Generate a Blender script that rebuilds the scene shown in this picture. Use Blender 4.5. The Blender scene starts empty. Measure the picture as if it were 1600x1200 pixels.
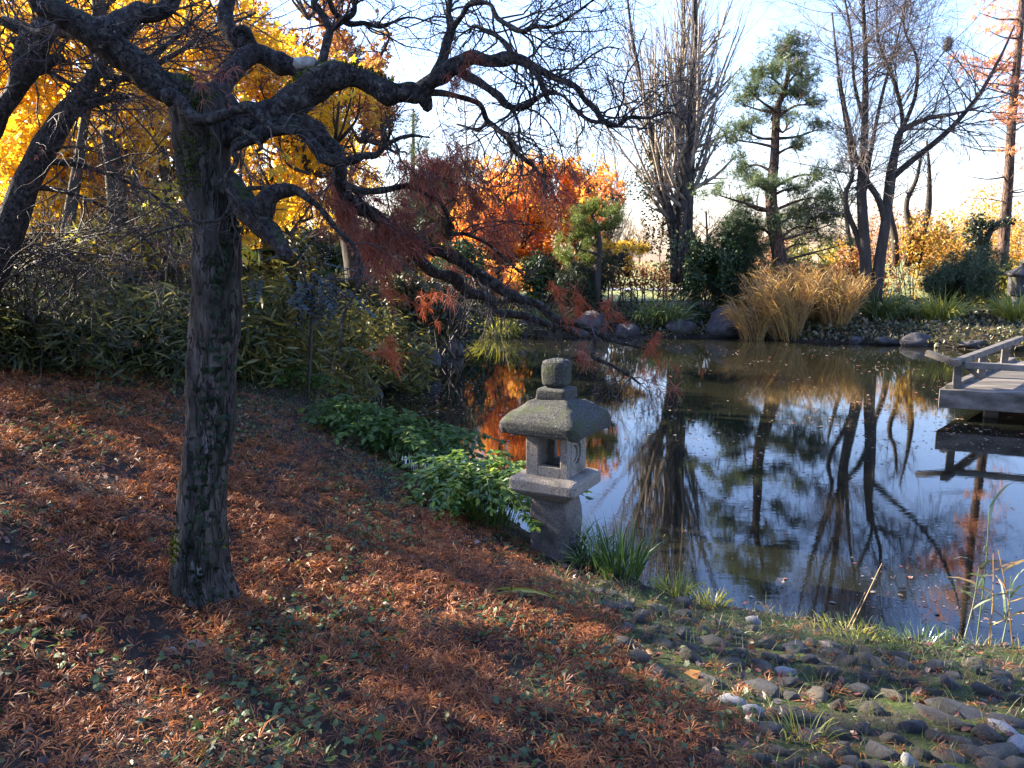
import bpy, math
import numpy as np
from mathutils import Vector, Matrix
# ------------------------------------------------------------------ camera, sky, sun, exposure
SC = bpy.context.scene
COL = SC.collection
CAM_H, PITCH, FPX = 2.1, math.radians(9.1), 1250.0      # metres above the pond, downward tilt, focal length in photo pixels
SUN_AZ, SUN_EL = math.radians(-66), math.radians(26)     # from straight ahead, positive to the right
cd = bpy.data.cameras.new('camera'); cam = bpy.data.objects.new('camera', cd); COL.objects.link(cam)
cd.sensor_width = 36; cd.lens = FPX * 36 / 1600; cd.clip_end = 3000; cd.clip_start = .05
cam.location = (0, 0, CAM_H); cam.rotation_euler = (math.pi / 2 - PITCH, 0, 0); SC.camera = cam
wd = bpy.data.worlds.new('World'); SC.world = wd; wd.use_nodes = True
wn = wd.node_tree.nodes; sky = wn.new('ShaderNodeTexSky'); sky.sky_type = 'NISHITA'; sky.sun_disc = False
sky.sun_elevation = SUN_EL; sky.sun_rotation = SUN_AZ; sky.air_density = 1.6; sky.dust_density = 0.9; sky.ozone_density = 4.6
wb = wn.new('ShaderNodeMix'); wb.data_type = 'RGBA'; wb.blend_type = 'MULTIPLY'; wb.inputs[0].default_value = 1; wb.inputs[7].default_value = (.98, .94, 1.26, 1)   # the camera's cool white balance
wd.node_tree.links.new(sky.outputs[0], wb.inputs[6]); wd.node_tree.links.new(wb.outputs[2], wn['Background'].inputs[0]); wn['Background'].inputs[1].default_value = 0.08
sl = bpy.data.lights.new('sun', 'SUN'); sl.energy = 5.0; sl.angle = math.radians(.5); sl.color = (1, .88, .70)
so = bpy.data.objects.new('sun', sl); COL.objects.link(so)
SUN = Vector((math.sin(SUN_AZ) * math.cos(SUN_EL), math.cos(SUN_AZ) * math.cos(SUN_EL), math.sin(SUN_EL)))
so.rotation_euler = SUN.to_track_quat('Z', 'Y').to_euler(); so.location = SUN * 60
SC.view_settings.view_transform = 'Standard'; SC.view_settings.look = 'None'; SC.view_settings.gamma = 1
SC.view_settings.use_curve_mapping = False; SC.view_settings.exposure = 2.7
SC.cycles.use_denoising = True; SC.cycles.max_bounces = 6; SC.cycles.diffuse_bounces = 3; SC.cycles.glossy_bounces = 3
SC.cycles.transmission_bounces = 3; SC.cycles.transparent_max_bounces = 4; SC.cycles.sample_clamp_indirect = 6
# ------------------------------------------------------------------ helpers
rng = np.random.default_rng(7)
cP, sP = math.cos(PITCH), math.sin(PITCH)
def ray(px, py):
    xc, yc = (px - 800) / FPX, (600 - py) / FPX
    return np.array((xc, cP + yc * sP, -sP + yc * cP))
def at(px, py, Y):                       # the point of a sight line at distance Y ahead
    d = ray(px, py); return np.array((0, 0, CAM_H)) + d * (Y / d[1])
def onz(px, py, z=0.0):                  # ... at height z
    d = ray(px, py); return np.array((0, 0, CAM_H)) + d * ((z - CAM_H) / d[2])
def unit(v): return v / (np.linalg.norm(v, axis=-1, keepdims=True) + 1e-9)
def rnd(*s): return rng.random(s)
def nrm(*s): return rng.normal(size=s)
def uni(a, b, *s): return a + (b - a) * rng.random(s)
def catmull(P, n):                       # resample a polyline (k, d) smoothly to n rows
    P = np.asarray(P, float); k = len(P)
    if k == 2:
        t = np.linspace(0, 1, n)[:, None]; return P[0] * (1 - t) + P[1] * t
    Q = np.vstack((2 * P[0] - P[1], P, 2 * P[-1] - P[-2])); t = np.linspace(0, k - 1 - 1e-6, n); i = t.astype(int); f = (t - i)[:, None]
    a, b, c, d = Q[i], Q[i + 1], Q[i + 2], Q[i + 3]
    return .5 * (2 * b + (c - a) * f + (2 * a - 5 * b + 4 * c - d) * f ** 2 + (3 * b - a - 3 * c + d) * f ** 3)
_fb = np.random.default_rng(3); FK = _fb.normal(size=(40, 3)); FPH = _fb.random(40) * 6.28
def fbm(p, s=1.0, octs=3):               # cheap smooth noise, roughly -1..1
    p = np.asarray(p, float) * s; o = np.zeros(p.shape[:-1]); a = 1.0
    for k in range(octs):
        for j in range(5):
            i = (k * 5 + j) % 40; o += a * np.sin(p @ FK[i][:p.shape[-1]] * (2 ** k) + FPH[i]) * .35
        a *= .5
    return o
class MB:
    def __init__(self): self.V, self.T, self.Q, self.n = [], [], [], 0
    def add(self, v, tris=None, quads=None):
        v = np.asarray(v, float).reshape(-1, 3)
        if tris is not None and len(tris): self.T.append(np.asarray(tris).reshape(-1, 3) + self.n)
        if quads is not None and len(quads): self.Q.append(np.asarray(quads).reshape(-1, 4) + self.n)
        self.V.append(v); self.n += len(v); return self
    def mesh(self, name, mat=None, smooth=False):
        V = np.concatenate(self.V); T = np.concatenate(self.T) if self.T else np.zeros((0, 3), int); Q = np.concatenate(self.Q) if self.Q else np.zeros((0, 4), int)
        m = bpy.data.meshes.new(name); m.vertices.add(len(V)); m.vertices.foreach_set('co', V.astype(np.float32).ravel())
        m.loops.add(T.size + Q.size); m.loops.foreach_set('vertex_index', np.concatenate((T.ravel(), Q.ravel())).astype(np.int32))
        m.polygons.add(len(T) + len(Q))
        st = np.concatenate((np.arange(len(T)) * 3, T.size + np.arange(len(Q)) * 4)).astype(np.int32); m.polygons.foreach_set('loop_start', st)
        m.polygons.foreach_set('use_smooth', np.full(len(st), smooth)); m.update(calc_edges=True)
        if mat: m.materials.append(mat)
        return m
    def build(self, name, mat, parent=None, smooth=False):
        if not self.V: return None
        return link(name, self.mesh(name, mat, smooth), parent)
def link(name, data, parent=None):
    o = bpy.data.objects.new(name, data); COL.objects.link(o)
    if parent is not None:
        o.parent = parent; l = parent.get('_w'); l = Vector(l) if l is not None else Vector(parent.location)
        o.matrix_parent_inverse = Matrix.Translation(-l)
        o['_w'] = (0., 0., 0.)
    return o
def tag(o, label, cat, group=None):
    o['label'] = label; o['category'] = cat
    if group: o['group'] = group
    return o
def thing(name, loc, label, cat, group=None):
    o = bpy.data.objects.new(name, None); o.empty_display_size = .1; COL.objects.link(o); o.location = Vector(np.asarray(loc, float))
    return tag(o, label, cat, group)
def kind(o, k): o['kind'] = k; return o
# --- tubes -------------------------------------------------------------------------------------
def tubes(mb, P, R, sides=5, lump=0.0, lscale=6.0, cap=True):
    """P (m, n, 3) centre lines, R (m, n) radii -> tubes"""
    P = np.asarray(P, float); R = np.asarray(R, float)
    if P.ndim == 2: P, R = P[None], R[None]
    m, n, _ = P.shape
    if not m: return mb
    T = unit(np.gradient(P, axis=1)); mean = unit(P[:, -1] - P[:, 0] + 1e-6)
    ref = np.where(np.abs(mean[:, 2:3]) < .75, np.array([[0, 0, 1.]]), np.array([[1., 0, 0]]))[:, None, :]
    A = unit(np.cross(T, ref)); B = np.cross(T, A)
    th = np.arange(sides) / sides * 2 * np.pi
    off = A[:, :, None] * np.cos(th)[:, None] + B[:, :, None] * np.sin(th)[:, None]
    V = P[:, :, None] + off * R[:, :, None, None]
    if lump:
        V = V + off * (R[:, :, None] * lump * fbm(V, lscale, 3))[..., None]
    i = np.arange(n - 1)[:, None] * sides; j = np.arange(sides); j2 = (j + 1) % sides
    q = np.stack((i + j, i + j2, i + sides + j2, i + sides + j), -1).reshape(-1, 4)
    q = (np.arange(m) * n * sides)[:, None, None] + q[None]
    mb.add(V, quads=q)
    if cap and sides > 3:
        b = mb.n - m * n * sides - 0
        tip = P[:, -1] + T[:, -1] * R[:, -1:] * .6; vb = mb.n
        mb.add(tip)
        j = np.arange(sides); base = np.arange(m)[:, None] * n * sides + (n - 1) * sides
        tr = np.stack((base + j, base + (j + 1) % sides, np.broadcast_to((vb - b) + np.arange(m)[:, None], (m, sides))), -1).reshape(-1, 3) + b
        mb.T.append(tr); vs = mb.n; mb.add(P[:, 0] - T[:, 0] * R[:, :1] * .5); base = np.arange(m)[:, None] * n * sides
        mb.T.append(np.stack((base + (j + 1) % sides, base + j, np.broadcast_to((vs - b) + np.arange(m)[:, None], (m, sides))), -1).reshape(-1, 3) + b)
    return mb
def spawn(P, R, k, length, ang, n=5, t=(.25, 1), up=0.0, wig=.15, rf=.55, tip=.35, rmin=.0012, away=None, lt=.4):
    """k children per parent line; length (a,b) m, ang (a,b) degrees from the parent, up: pull to +z (negative droops)"""
    m, N, _ = P.shape
    if not m: return np.zeros((0, n, 3)), np.zeros((0, n))
    u = uni(t[0], t[1], m, k); f = u * (N - 1.001); i = f.astype(int); fr = (f - i)[..., None]; mi = np.arange(m)[:, None]
    p0 = P[mi, i] * (1 - fr) + P[mi, i + 1] * fr; d0 = unit(P[mi, i + 1] - P[mi, i]); r0 = R[mi, i]
    side = nrm(m, k, 3); side = unit(side - (side * d0).sum(-1, keepdims=True) * d0)
    a = np.radians(uni(ang[0], ang[1], m, k))[..., None]; d = unit(d0 * np.cos(a) + side * np.sin(a))
    L = uni(length[0], length[1], m, k) * (1 - lt * u); p0 = p0.reshape(-1, 3); d = d.reshape(-1, 3); L = L.reshape(-1); M = len(L)
    out = np.zeros((M, n, 3)); out[:, 0] = p0; cur = d
    for s in range(1, n):
        cur = unit(cur + wig * nrm(M, 3) + np.array((0, 0, up / (n - 1)))); out[:, s] = out[:, s - 1] + cur * (L / (n - 1))[:, None]
    r = np.maximum(r0.reshape(-1) * rf, rmin); rad = r[:, None] * np.linspace(1, tip, n)
    return out, np.maximum(rad, rmin * .7)
def keep(A, f):
    k = rng.random(len(A[0])) < f; return A[0][k], A[1][k]
def pts_on(P, k, t=(.1, 1)):             # random points along lines with tangents
    m, N, _ = P.shape; u = uni(t[0], t[1], m, k); f = u * (N - 1.001); i = f.astype(int); fr = (f - i)[..., None]; mi = np.arange(m)[:, None]
    return (P[mi, i] * (1 - fr) + P[mi, i + 1] * fr).reshape(-1, 3), unit(P[mi, i + 1] - P[mi, i]).reshape(-1, 3)
# --- leaves ------------------------------------------------------------------------------------
DIAMOND = (np.array([(0, 0, 0), (.3, .45, .07), (0, 1, -.05), (-.3, .45, .07)]), [(0, 1, 2), (0, 2, 3)])
OVAL = (np.array([(0, 0, 0), (.22, .22, .06), (.25, .6, .07), (0, 1, -.1), (-.25, .6, .07), (-.22, .22, .06), (0, .45, 0)]), [(6, 0, 1), (6, 1, 2), (6, 2, 3), (6, 3, 4), (6, 4, 5), (6, 5, 0)])
LANCE = (np.array([(0, 0, 0), (.07, .25, .03), (.065, .6, .02), (0, 1, -.12), (-.065, .6, .02), (-.07, .25, .03)]), [(0, 1, 5), (1, 2, 4), (1, 4, 5), (2, 3, 4)])
def _star(lobes, inner, curl):
    v = [(0, .3, .04)]; 
    for k, (a, l) in enumerate(lobes):
        ar = math.radians(a); v.append((math.sin(ar) * l, .3 + math.cos(ar) * l, -curl * l))
        if k < len(lobes) - 1:
            am = math.radians((a + lobes[k + 1][0]) / 2); v.append((math.sin(am) * inner, .3 + math.cos(am) * inner, .0))
    v.append((0, 0, 0)); n = len(v)
    return np.array(v), [(0, i, i + 1) for i in range(1, n - 1)] + [(0, n - 1, 1)]
MAPLE = _star([(-125, .4), (-65, .6), (0, .75), (65, .6), (125, .4)], .26, .18)
MAPLE3 = _star([(-72, .55), (0, .75), (72, .55)], .25, .18)
IVY = _star([(-120, .42), (-60, .5), (0, .7), (60, .5), (120, .42)], .34, .1)
def _dissect(nl=7, w=.035, curl=.25, seed=0, spread=105):
    g = np.random.default_rng(seed); v, t = [], []
    for k in range(nl):
        a = math.radians(-spread + 2 * spread * k / (nl - 1) + g.normal() * 8); l = (.95 - .45 * abs(k - (nl - 1) / 2) / ((nl - 1) / 2)) * g.uniform(.85, 1.1)
        s, c = math.sin(a), math.cos(a); cz = curl * g.uniform(-.6, 1.2); b = len(v); sw = g.normal() * .1
        v += [(0, .02, 0), (s * l * .5 + c * w, c * l * .5 - s * w, .06 + cz * .3), (s * l + c * sw, c * l - s * sw, -cz * .4), (s * l * .5 - c * w, c * l * .5 + s * w, .06 + cz * .3)]
        t += [(b, b + 1, b + 3), (b + 1, b + 2, b + 3)]
    return np.array(v), t
LACE = [_dissect(7, .032, .32, s) for s in range(6)]
HANG = [_dissect(5, .011, .35, s + 20, 55) for s in range(4)]
def _needles(n, l, w, seed):
    g = np.random.default_rng(seed); v, t = [], []
    for k in range(n):
        d = g.normal(size=3); d[1] = abs(d[1]) * .7 + .25; d /= np.linalg.norm(d); s = np.cross(d, g.normal(size=3)); s /= np.linalg.norm(s); b = len(v)
        v += [tuple(s * w), tuple(-s * w), tuple(d * l * g.uniform(.75, 1.1))]; t.append((b, b + 1, b + 2))
    return np.array(v), t
SPRAY = [_dissect(7, .06, .2, s + 40, 65) for s in range(4)]
NEEDLE = [_needles(7, 1, .036, s) for s in range(4)]
def leaves(mb, p, size, tm, f=None, n=None, fb=None, flat=None):
    """one leaf per row of p; f leaf axis, n leaf normal (random when None)"""
    m = len(p)
    if not m: return mb
    if f is None: f = nrm(m, 3)
    if fb is not None: f = unit(f) + np.asarray(fb)
    f = unit(f)
    if n is None: n = nrm(m, 3)
    if flat is not None: n = unit(n) + np.array((0, 0, flat))
    n = unit(n - (n * f).sum(-1, keepdims=True) * f); r = np.cross(f, n); size = np.broadcast_to(size, (m,))
    if not isinstance(tm, list): tm = [tm]
    w = rng.integers(0, len(tm), m)
    for k, (tv, tt) in enumerate(tm):
        s = w == k
        if not s.any(): continue
        V = p[s][:, None] + size[s][:, None, None] * (tv[None, :, 0:1] * r[s][:, None] + tv[None, :, 1:2] * f[s][:, None] + tv[None, :, 2:3] * n[s][:, None])
        mb.add(V, tris=(np.arange(s.sum()) * len(tv))[:, None, None] + np.array(tt)[None])
    return mb
def blades(mb, p, d, L, w, bend, n=5, wig=0.0):
    """grass blades: base p, start direction d, length L, width w, bend = how far the tip falls"""
    m = len(p); d = unit(d); L = np.broadcast_to(L, (m,)); w = np.broadcast_to(w, (m,)); bend = np.broadcast_to(bend, (m,))
    P = np.zeros((m, n, 3)); P[:, 0] = p; cur = d.copy()
    for s in range(1, n):
        P[:, s] = P[:, s - 1] + cur * (L / (n - 1))[:, None]; cur = unit(cur + np.array((0, 0, -1)) * (bend / (n - 1) * s * .7)[:, None] + wig * nrm(m, 3))
    sd = unit(np.cross(d, nrm(m, 3))); pr = np.array([.6, 1, .9, .6, .12]) if n == 5 else np.linspace(1, .1, n)
    a = P + sd[:, None] * (w[:, None] * pr)[..., None] * .5; b = P - sd[:, None] * (w[:, None] * pr)[..., None] * .5
    V = np.stack((a, b), 2); i = np.arange(n - 1)[:, None] * 2 + np.array([0, 1, 3, 2])
    return mb.add(V, quads=(np.arange(m) * 2 * n)[:, None, None] + i[None])
def ellip(m, c, r, hollow=.0):           # random points in an ellipsoid
    d = unit(nrm(m, 3)) * (uni(hollow, 1, m) ** (1 / 2.2))[:, None]; return np.asarray(c) + d * np.asarray(r)
def box(mb, c, u, v, w, su, sv, sw, bev=.0, jit=0.0):
    """box centre c, axes u v w, half sizes; chamfered along its long (u) edges when bev"""
    u, v, w = (np.asarray(a, float) for a in (u, v, w))
    if bev: sec = [(sv - bev, -sw), (sv, -sw + bev), (sv, sw - bev), (sv - bev, sw), (-sv + bev, sw), (-sv, sw - bev), (-sv, -sw + bev), (-sv + bev, -sw)]
    else: sec = [(sv, -sw), (sv, sw), (-sv, sw), (-sv, -sw)]
    k = len(sec); V = [c + u * s * (su if not e else su - bev) + v * a * (1 if not e or not bev else 1) + w * b for s, e in ((-1, 0), (1, 0)) for a, b in sec]
    V = np.array(V) + jit * nrm(2 * k, 3)
    b0 = [(i, (i + 1) % k, k + (i + 1) % k, k + i) for i in range(k)]
    t = [(0, i + 1, i) for i in range(1, k - 1)] + [(k, k + i, k + i + 1) for i in range(1, k - 1)]
    return mb.add(V, tris=t, quads=b0)
def lump(c, r, seed, rough=.25, sub=3, flat=None):
    """an irregular boulder: subdivided, noise-pushed, facetted sphere"""
    import bmesh
    bm = bmesh.new(); bmesh.ops.create_icosphere(bm, subdivisions=sub, radius=1); V = np.array([v.co for v in bm.verts]); F = [[v.index for v in f.verts] for f in bm.faces]; bm.free()
    g = np.random.default_rng(seed); s = g.random(3) * 50
    for _ in range(11):                  # facet cuts
        n = g.normal(size=3); n /= np.linalg.norm(n); d = g.uniform(.55, .85); h = V @ n; V = V - np.maximum(h - d, 0)[:, None] * n * .85
    V = V * (1 + rough * .5 * fbm(V * 1.3 + s, 1.2, 2) + .04 * fbm(V + s, 5, 3))[:, None]
    a = g.random() * 6.28; R = np.array([[math.cos(a), -math.sin(a), 0], [math.sin(a), math.cos(a), 0], [0, 0, 1]])
    V = V @ R.T * np.asarray(r) + np.asarray(c)
    return MB().add(V, tris=F)
# ------------------------------------------------------------------ materials
def nodes(name):
    m = bpy.data.materials.new(name); m.use_nodes = True; nt = m.node_tree; nt.nodes.clear()
    return m, nt.nodes, nt.links, nt.nodes.new('ShaderNodeOutputMaterial')
def ramp(N, cols, interp='LINEAR'):
    r = N.new('ShaderNodeValToRGB'); e = r.color_ramp.elements; r.color_ramp.interpolation = interp
    while len(e) < len(cols): e.new(.5)
    for i, c in enumerate(cols):
        p, c = (c[0], c[1]) if len(c) == 2 else (i / max(1, len(cols) - 1), c)
        e[i].position = p; e[i].color = (*c, 1)
    return r
def leafmat(name, cols, trans=.45, gloss=.05, rough=.45, nscale=None):
    m, N, L, out = nodes(name); g = N.new('ShaderNodeNewGeometry'); r = ramp(N, cols)
    if nscale:
        tc = N.new('ShaderNodeTexCoord'); nz = N.new('ShaderNodeTexNoise'); nz.inputs['Scale'].default_value = nscale; nz.inputs['Detail'].default_value = 1
        L.new(tc.outputs['Object'], nz.inputs['Vector']); ma = N.new('ShaderNodeMath'); ma.operation = 'MULTIPLY_ADD'; L.new(nz.outputs[0], ma.inputs[0]); ma.inputs[1].default_value = 1.7
        mb_ = N.new('ShaderNodeMath'); mb_.operation = 'MULTIPLY_ADD'; L.new(g.outputs['Random Per Island'], mb_.inputs[0]); mb_.inputs[1].default_value = .6; mb_.inputs[2].default_value = -.65; L.new(mb_.outputs[0], ma.inputs[2]); L.new(ma.outputs[0], r.inputs[0])
    else: L.new(g.outputs['Random Per Island'], r.inputs[0])
    d = N.new('ShaderNodeBsdfDiffuse'); t = N.new('ShaderNodeBsdfTranslucent'); L.new(r.outputs[0], d.inputs[0]); L.new(r.outputs[0], t.inputs[0])
    x = N.new('ShaderNodeMixShader'); x.inputs[0].default_value = trans; L.new(d.outputs[0], x.inputs[1]); L.new(t.outputs[0], x.inputs[2])
    gl = N.new('ShaderNodeBsdfGlossy'); gl.inputs['Roughness'].default_value = rough; y = N.new('ShaderNodeMixShader'); y.inputs[0].default_value = gloss
    L.new(x.outputs[0], y.inputs[1]); L.new(gl.outputs[0], y.inputs[2]); L.new(y.outputs[0], out.inputs[0]); return m
def solid(name, cols, scale=6, detail=6, rough=.8, bump=.3, bdist=.01, bscale=None, stretch=(1, 1, 1), spec=.3, over=None, coord='Object', mossz=None, crack=None):
    """noise-coloured solid; over = [(scale, threshold, softness, colour)] patches of another colour"""
    m, N, L, out = nodes(name); b = N.new('ShaderNodeBsdfPrincipled'); L.new(b.outputs[0], out.inputs[0]); b.inputs['Roughness'].default_value = rough; b.inputs['Specular IOR Level'].default_value = spec
    tc = N.new('ShaderNodeTexCoord'); mp = N.new('ShaderNodeMapping'); mp.inputs['Scale'].default_value = stretch; L.new(tc.outputs[coord], mp.inputs[0])
    def noise(s, dt=detail, dis=0.0):
        z = N.new('ShaderNodeTexNoise'); z.inputs['Scale'].default_value = s; z.inputs['Detail'].default_value = dt; z.inputs['Roughness'].default_value = .62; z.inputs['Distortion'].default_value = dis; L.new(mp.outputs[0], z.inputs['Vector']); return z
    z = noise(scale); n = len(cols); r = ramp(N, [(.3 + .4 * i / max(1, n - 1), c) for i, c in enumerate(cols)]); L.new(z.outputs[0], r.inputs[0]); colr = r.outputs[0]
    for (s, th, soft, c) in (over or []):
        q = noise(s, 4); rr = ramp(N, [(th, (0, 0, 0)), (min(1, th + soft), (1, 1, 1))]); L.new(q.outputs[0], rr.inputs[0])
        mx = N.new('ShaderNodeMix'); mx.data_type = 'RGBA'; L.new(rr.outputs[0], mx.inputs[0]); L.new(colr, mx.inputs[6]); mx.inputs[7].default_value = (*c, 1); colr = mx.outputs[2]
    if mossz:                            # moss on faces that look up
        gg = N.new('ShaderNodeNewGeometry'); sx = N.new('ShaderNodeSeparateXYZ'); L.new(gg.outputs['Normal'], sx.inputs[0]); q = noise(mossz[1], 5)
        ma = N.new('ShaderNodeMath'); ma.operation = 'MULTIPLY_ADD'; L.new(sx.outputs[2], ma.inputs[0]); ma.inputs[1].default_value = .5; L.new(q.outputs[0], ma.inputs[2])
        rr = ramp(N, [(mossz[2], (0, 0, 0)), (min(1, mossz[2] + .12), (1, 1, 1))]); L.new(ma.outputs[0], rr.inputs[0]); mx = N.new('ShaderNodeMix'); mx.data_type = 'RGBA'
        L.new(rr.outputs[0], mx.inputs[0]); L.new(colr, mx.inputs[6]); mx.inputs[7].default_value = (*mossz[0], 1); colr = mx.outputs[2]
    ck = None
    if crack:                            # dark fissures where a stretched noise crosses its middle: (scale, width, colour)
        mp2 = N.new('ShaderNodeMapping'); mp2.inputs['Scale'].default_value = crack[3]; L.new(tc.outputs[coord], mp2.inputs[0]); q = N.new('ShaderNodeTexNoise'); q.inputs['Scale'].default_value = crack[0]; q.inputs['Detail'].default_value = 5; q.inputs['Distortion'].default_value = .6; L.new(mp2.outputs[0], q.inputs['Vector'])
        ck = ramp(N, [(.5 - crack[1], (1, 1, 1)), (.5 - crack[1] * .3, (0, 0, 0)), (.5 + crack[1] * .3, (0, 0, 0)), (.5 + crack[1], (1, 1, 1))]); L.new(q.outputs[0], ck.inputs[0])
        mx = N.new('ShaderNodeMix'); mx.data_type = 'RGBA'; L.new(ck.outputs[0], mx.inputs[0]); mx.inputs[6].default_value = (*crack[2], 1); L.new(colr, mx.inputs[7]); colr = mx.outputs[2]
    L.new(colr, b.inputs['Base Color'])
    if bump:
        h = noise(bscale or scale * 3, 8); bp = N.new('ShaderNodeBump'); bp.inputs['Strength'].default_value = bump; bp.inputs['Distance'].default_value = bdist
        hout = h.outputs[0]
        if ck:
            mm = N.new('ShaderNodeMath'); mm.operation = 'MULTIPLY_ADD'; L.new(ck.outputs[0], mm.inputs[0]); mm.inputs[1].default_value = .8; L.new(hout, mm.inputs[2]); hout = mm.outputs[0]
        L.new(hout, bp.inputs['Height']); L.new(bp.outputs[0], b.inputs['Normal'])
    return m
M = dict(
    bark=solid('dark_maple_bark', [(.014, .012, .010), (.042, .036, .031), (.10, .088, .076)], 30, 9, .88, 1, .03, 34, (1, 1, .22), .2, over=[(9, .66, .06, (.20, .195, .18)), (2.2, .60, .12, (.03, .04, .012)), (60, .62, .06, (.012, .010, .009))], crack=(34, .028, (.012, .010, .008), (1, 1, .22))),
    limb=solid('dark_limb_bark', [(.008, .007, .006), (.03, .025, .022), (.085, .075, .068)], 38, 9, .85, 1, .02, 46, (1, 1, 1), .25, over=[(13, .66, .05, (.20, .195, .185)), (30, .70, .04, (.25, .245, .235))], crack=(34, .03, (.005, .004, .004), (1, 1, .6)), mossz=((.03, .042, .010), 6, .86)),
    twig=solid('brown_twig_bark', [(.018, .012, .010), (.05, .037, .03)], 20, 3, .7, 0),
    alder=solid('grey_brown_twig', [(.07, .055, .05), (.16, .13, .115)], 8, 3, .8, 0),
    greytwig=solid('grey_twig_bark', [(.16, .13, .10), (.34, .285, .22)], 8, 3, .8, 0),
    greybark=solid('grey_furrowed_bark', [(.025, .021, .018), (.07, .062, .053), (.13, .118, .10)], 12, 7, .9, .8, .02, 20, (1, 1, .25), crack=(16, .05, (.01, .008, .007), (1, 1, .14))),
    darkbark=solid('dark_wet_bark', [(.02, .017, .014), (.06, .05, .042)], 6, 6, .9, .7, .02, 14, (1, 1, .3)),
    pinebark=solid('ruddy_pine_bark', [(.045, .03, .024), (.11, .065, .045), (.19, .115, .08)], 4, 6, .9, .6, .02, 12, (1, 1, .35), crack=(11, .06, (.02, .014, .011), (1, 1, .3))),
    cut=solid('pale_cut_wood', [(.08, .072, .065), (.24, .23, .21), (.38, .365, .34)], 34, 7, .8, .6, .008),
    moss=solid('green_moss', [(.02, .035, .006), (.07, .10, .015)], 40, 5, .95, .8, .02, 60),
    granite=solid('speckled_granite', [(.066, .055, .044), (.185, .16, .133), (.30, .268, .23)], 110, 4, .88, .7, .004, 70, over=[(5, .56, .15, (.09, .072, .056)), (150, .68, .05, (.07, .065, .06)), (9, .64, .06, (.06, .065, .035))]),
    darkgranite=solid('dark_brown_granite', [(.04, .032, .027), (.11, .09, .076), (.20, .17, .15)], 100, 5, .9, .8, .006, 60, over=[(4, .5, .15, (.05, .04, .03)), (7, .62, .1, (.045, .05, .02))]),  # darker, browner tone of the granite, for the lantern post
    mossgranite=solid('lichen_dark_granite', [(.010, .010, .009), (.034, .034, .030), (.10, .10, .09)], 90, 5, .9, .8, .005, 60, over=[(6, .52, .12, (.035, .042, .018)), (14, .68, .05, (.18, .18, .165))]),
    rock=solid('grey_brown_rock', [(.016, .015, .017), (.042, .039, .04), (.085, .08, .078)], 5, 8, .85, .8, .03, 12, over=[(9, .68, .06, (.14, .135, .13)), (3, .60, .1, (.03, .036, .014))]),
    wood=solid('weathered_grey_wood', [(.055, .046, .037), (.12, .104, .086), (.20, .178, .152)], 7, 7, .85, .6, .006, 22, (.12, 1.2, 1.2), over=[(3, .64, .12, (.12, .12, .09))]),
    soil=solid('leaf_mould_soil', [(.008, .006, .005), (.02, .014, .010), (.036, .024, .016)], 11, 8, .95, 1, .03, 30, over=[(1.6, .55, .15, (.018, .022, .008))]),
    turf=solid('far_meadow_turf', [(.10, .12, .03), (.20, .20, .06)], .6, 5, .95, 0),
    path=solid('pale_gravel_path', [(.3, .29, .27), (.42, .41, .39)], 12, 4, .95, 0),
    hill=solid('wooded_hillside', [(.14, .09, .055), (.25, .17, .10), (.3, .22, .12)], .12, 8, .95, 0, over=[(.05, .6, .1, (.12, .13, .06))]),
)
# ------------------------------------------------------------------ the pond outline and the lie of the land
near = [(832, 832), (872, 842), (915, 862), (960, 885), (1000, 905), (1040, 926), (1100, 938), (1180, 952), (1260, 966), (1340, 985), (1430, 998), (1520, 1004), (1600, 1010)]
left = [(742, 525), (722, 545), (690, 566), (655, 585), (610, 604), (575, 628)]
far = [(1640, 552), (1560, 549), (1480, 545), (1430, 541), (1360, 538), (1290, 536), (1200, 531), (1130, 527), (1060, 528), (980, 527), (900, 527), (820, 524)]
outl = [tuple(onz(*p)[:2]) for p in near] + [(4.5, 3.6), (8, 3.2), (13, 4.5), (17, 9), (17, 15)] + [tuple(onz(*p)[:2]) for p in far] + [tuple(onz(*p)[:2]) for p in left] + [(-1.75, 9.3), (-1.15, 8.0), (-.55, 7.0), (-.1, 6.4)]
outl = np.array(outl)
def smooth_closed(P, n):
    k = len(P); Q = np.vstack((P[-1:], P, P[:2])); t = np.linspace(0, k, n, endpoint=False); i = t.astype(int); f = (t - i)[:, None]
    a, b, c, d = Q[i], Q[i + 1], Q[i + 2], Q[np.minimum(i + 3, len(Q) - 1)]
    return .5 * (2 * b + (c - a) * f + (2 * a - 5 * b + 4 * c - d) * f ** 2 + (3 * b - a - 3 * c + d) * f ** 3)
POND = smooth_closed(outl, 140)
def sd(x, y):                            # signed distance to the shore, negative in the pond
    p = np.stack((np.ravel(x), np.ravel(y)), -1); A = POND; B = np.roll(POND, -1, 0); best = np.full(len(p), 1e9); ins = np.zeros(len(p), bool)
    for a, b in zip(A, B):
        ab = b - a; t = np.clip(((p - a) @ ab) / (ab @ ab + 1e-12), 0, 1); best = np.minimum(best, ((p - a - t[:, None] * ab) ** 2).sum(-1))
        c = ((a[1] > p[:, 1]) != (b[1] > p[:, 1])); ins ^= c & (p[:, 0] < (b[0] - a[0]) * (p[:, 1] - a[1]) / (b[1] - a[1] + 1e-12) + a[0])
    return (np.sqrt(best) * np.where(ins, -1, 1)).reshape(np.shape(x))
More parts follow.
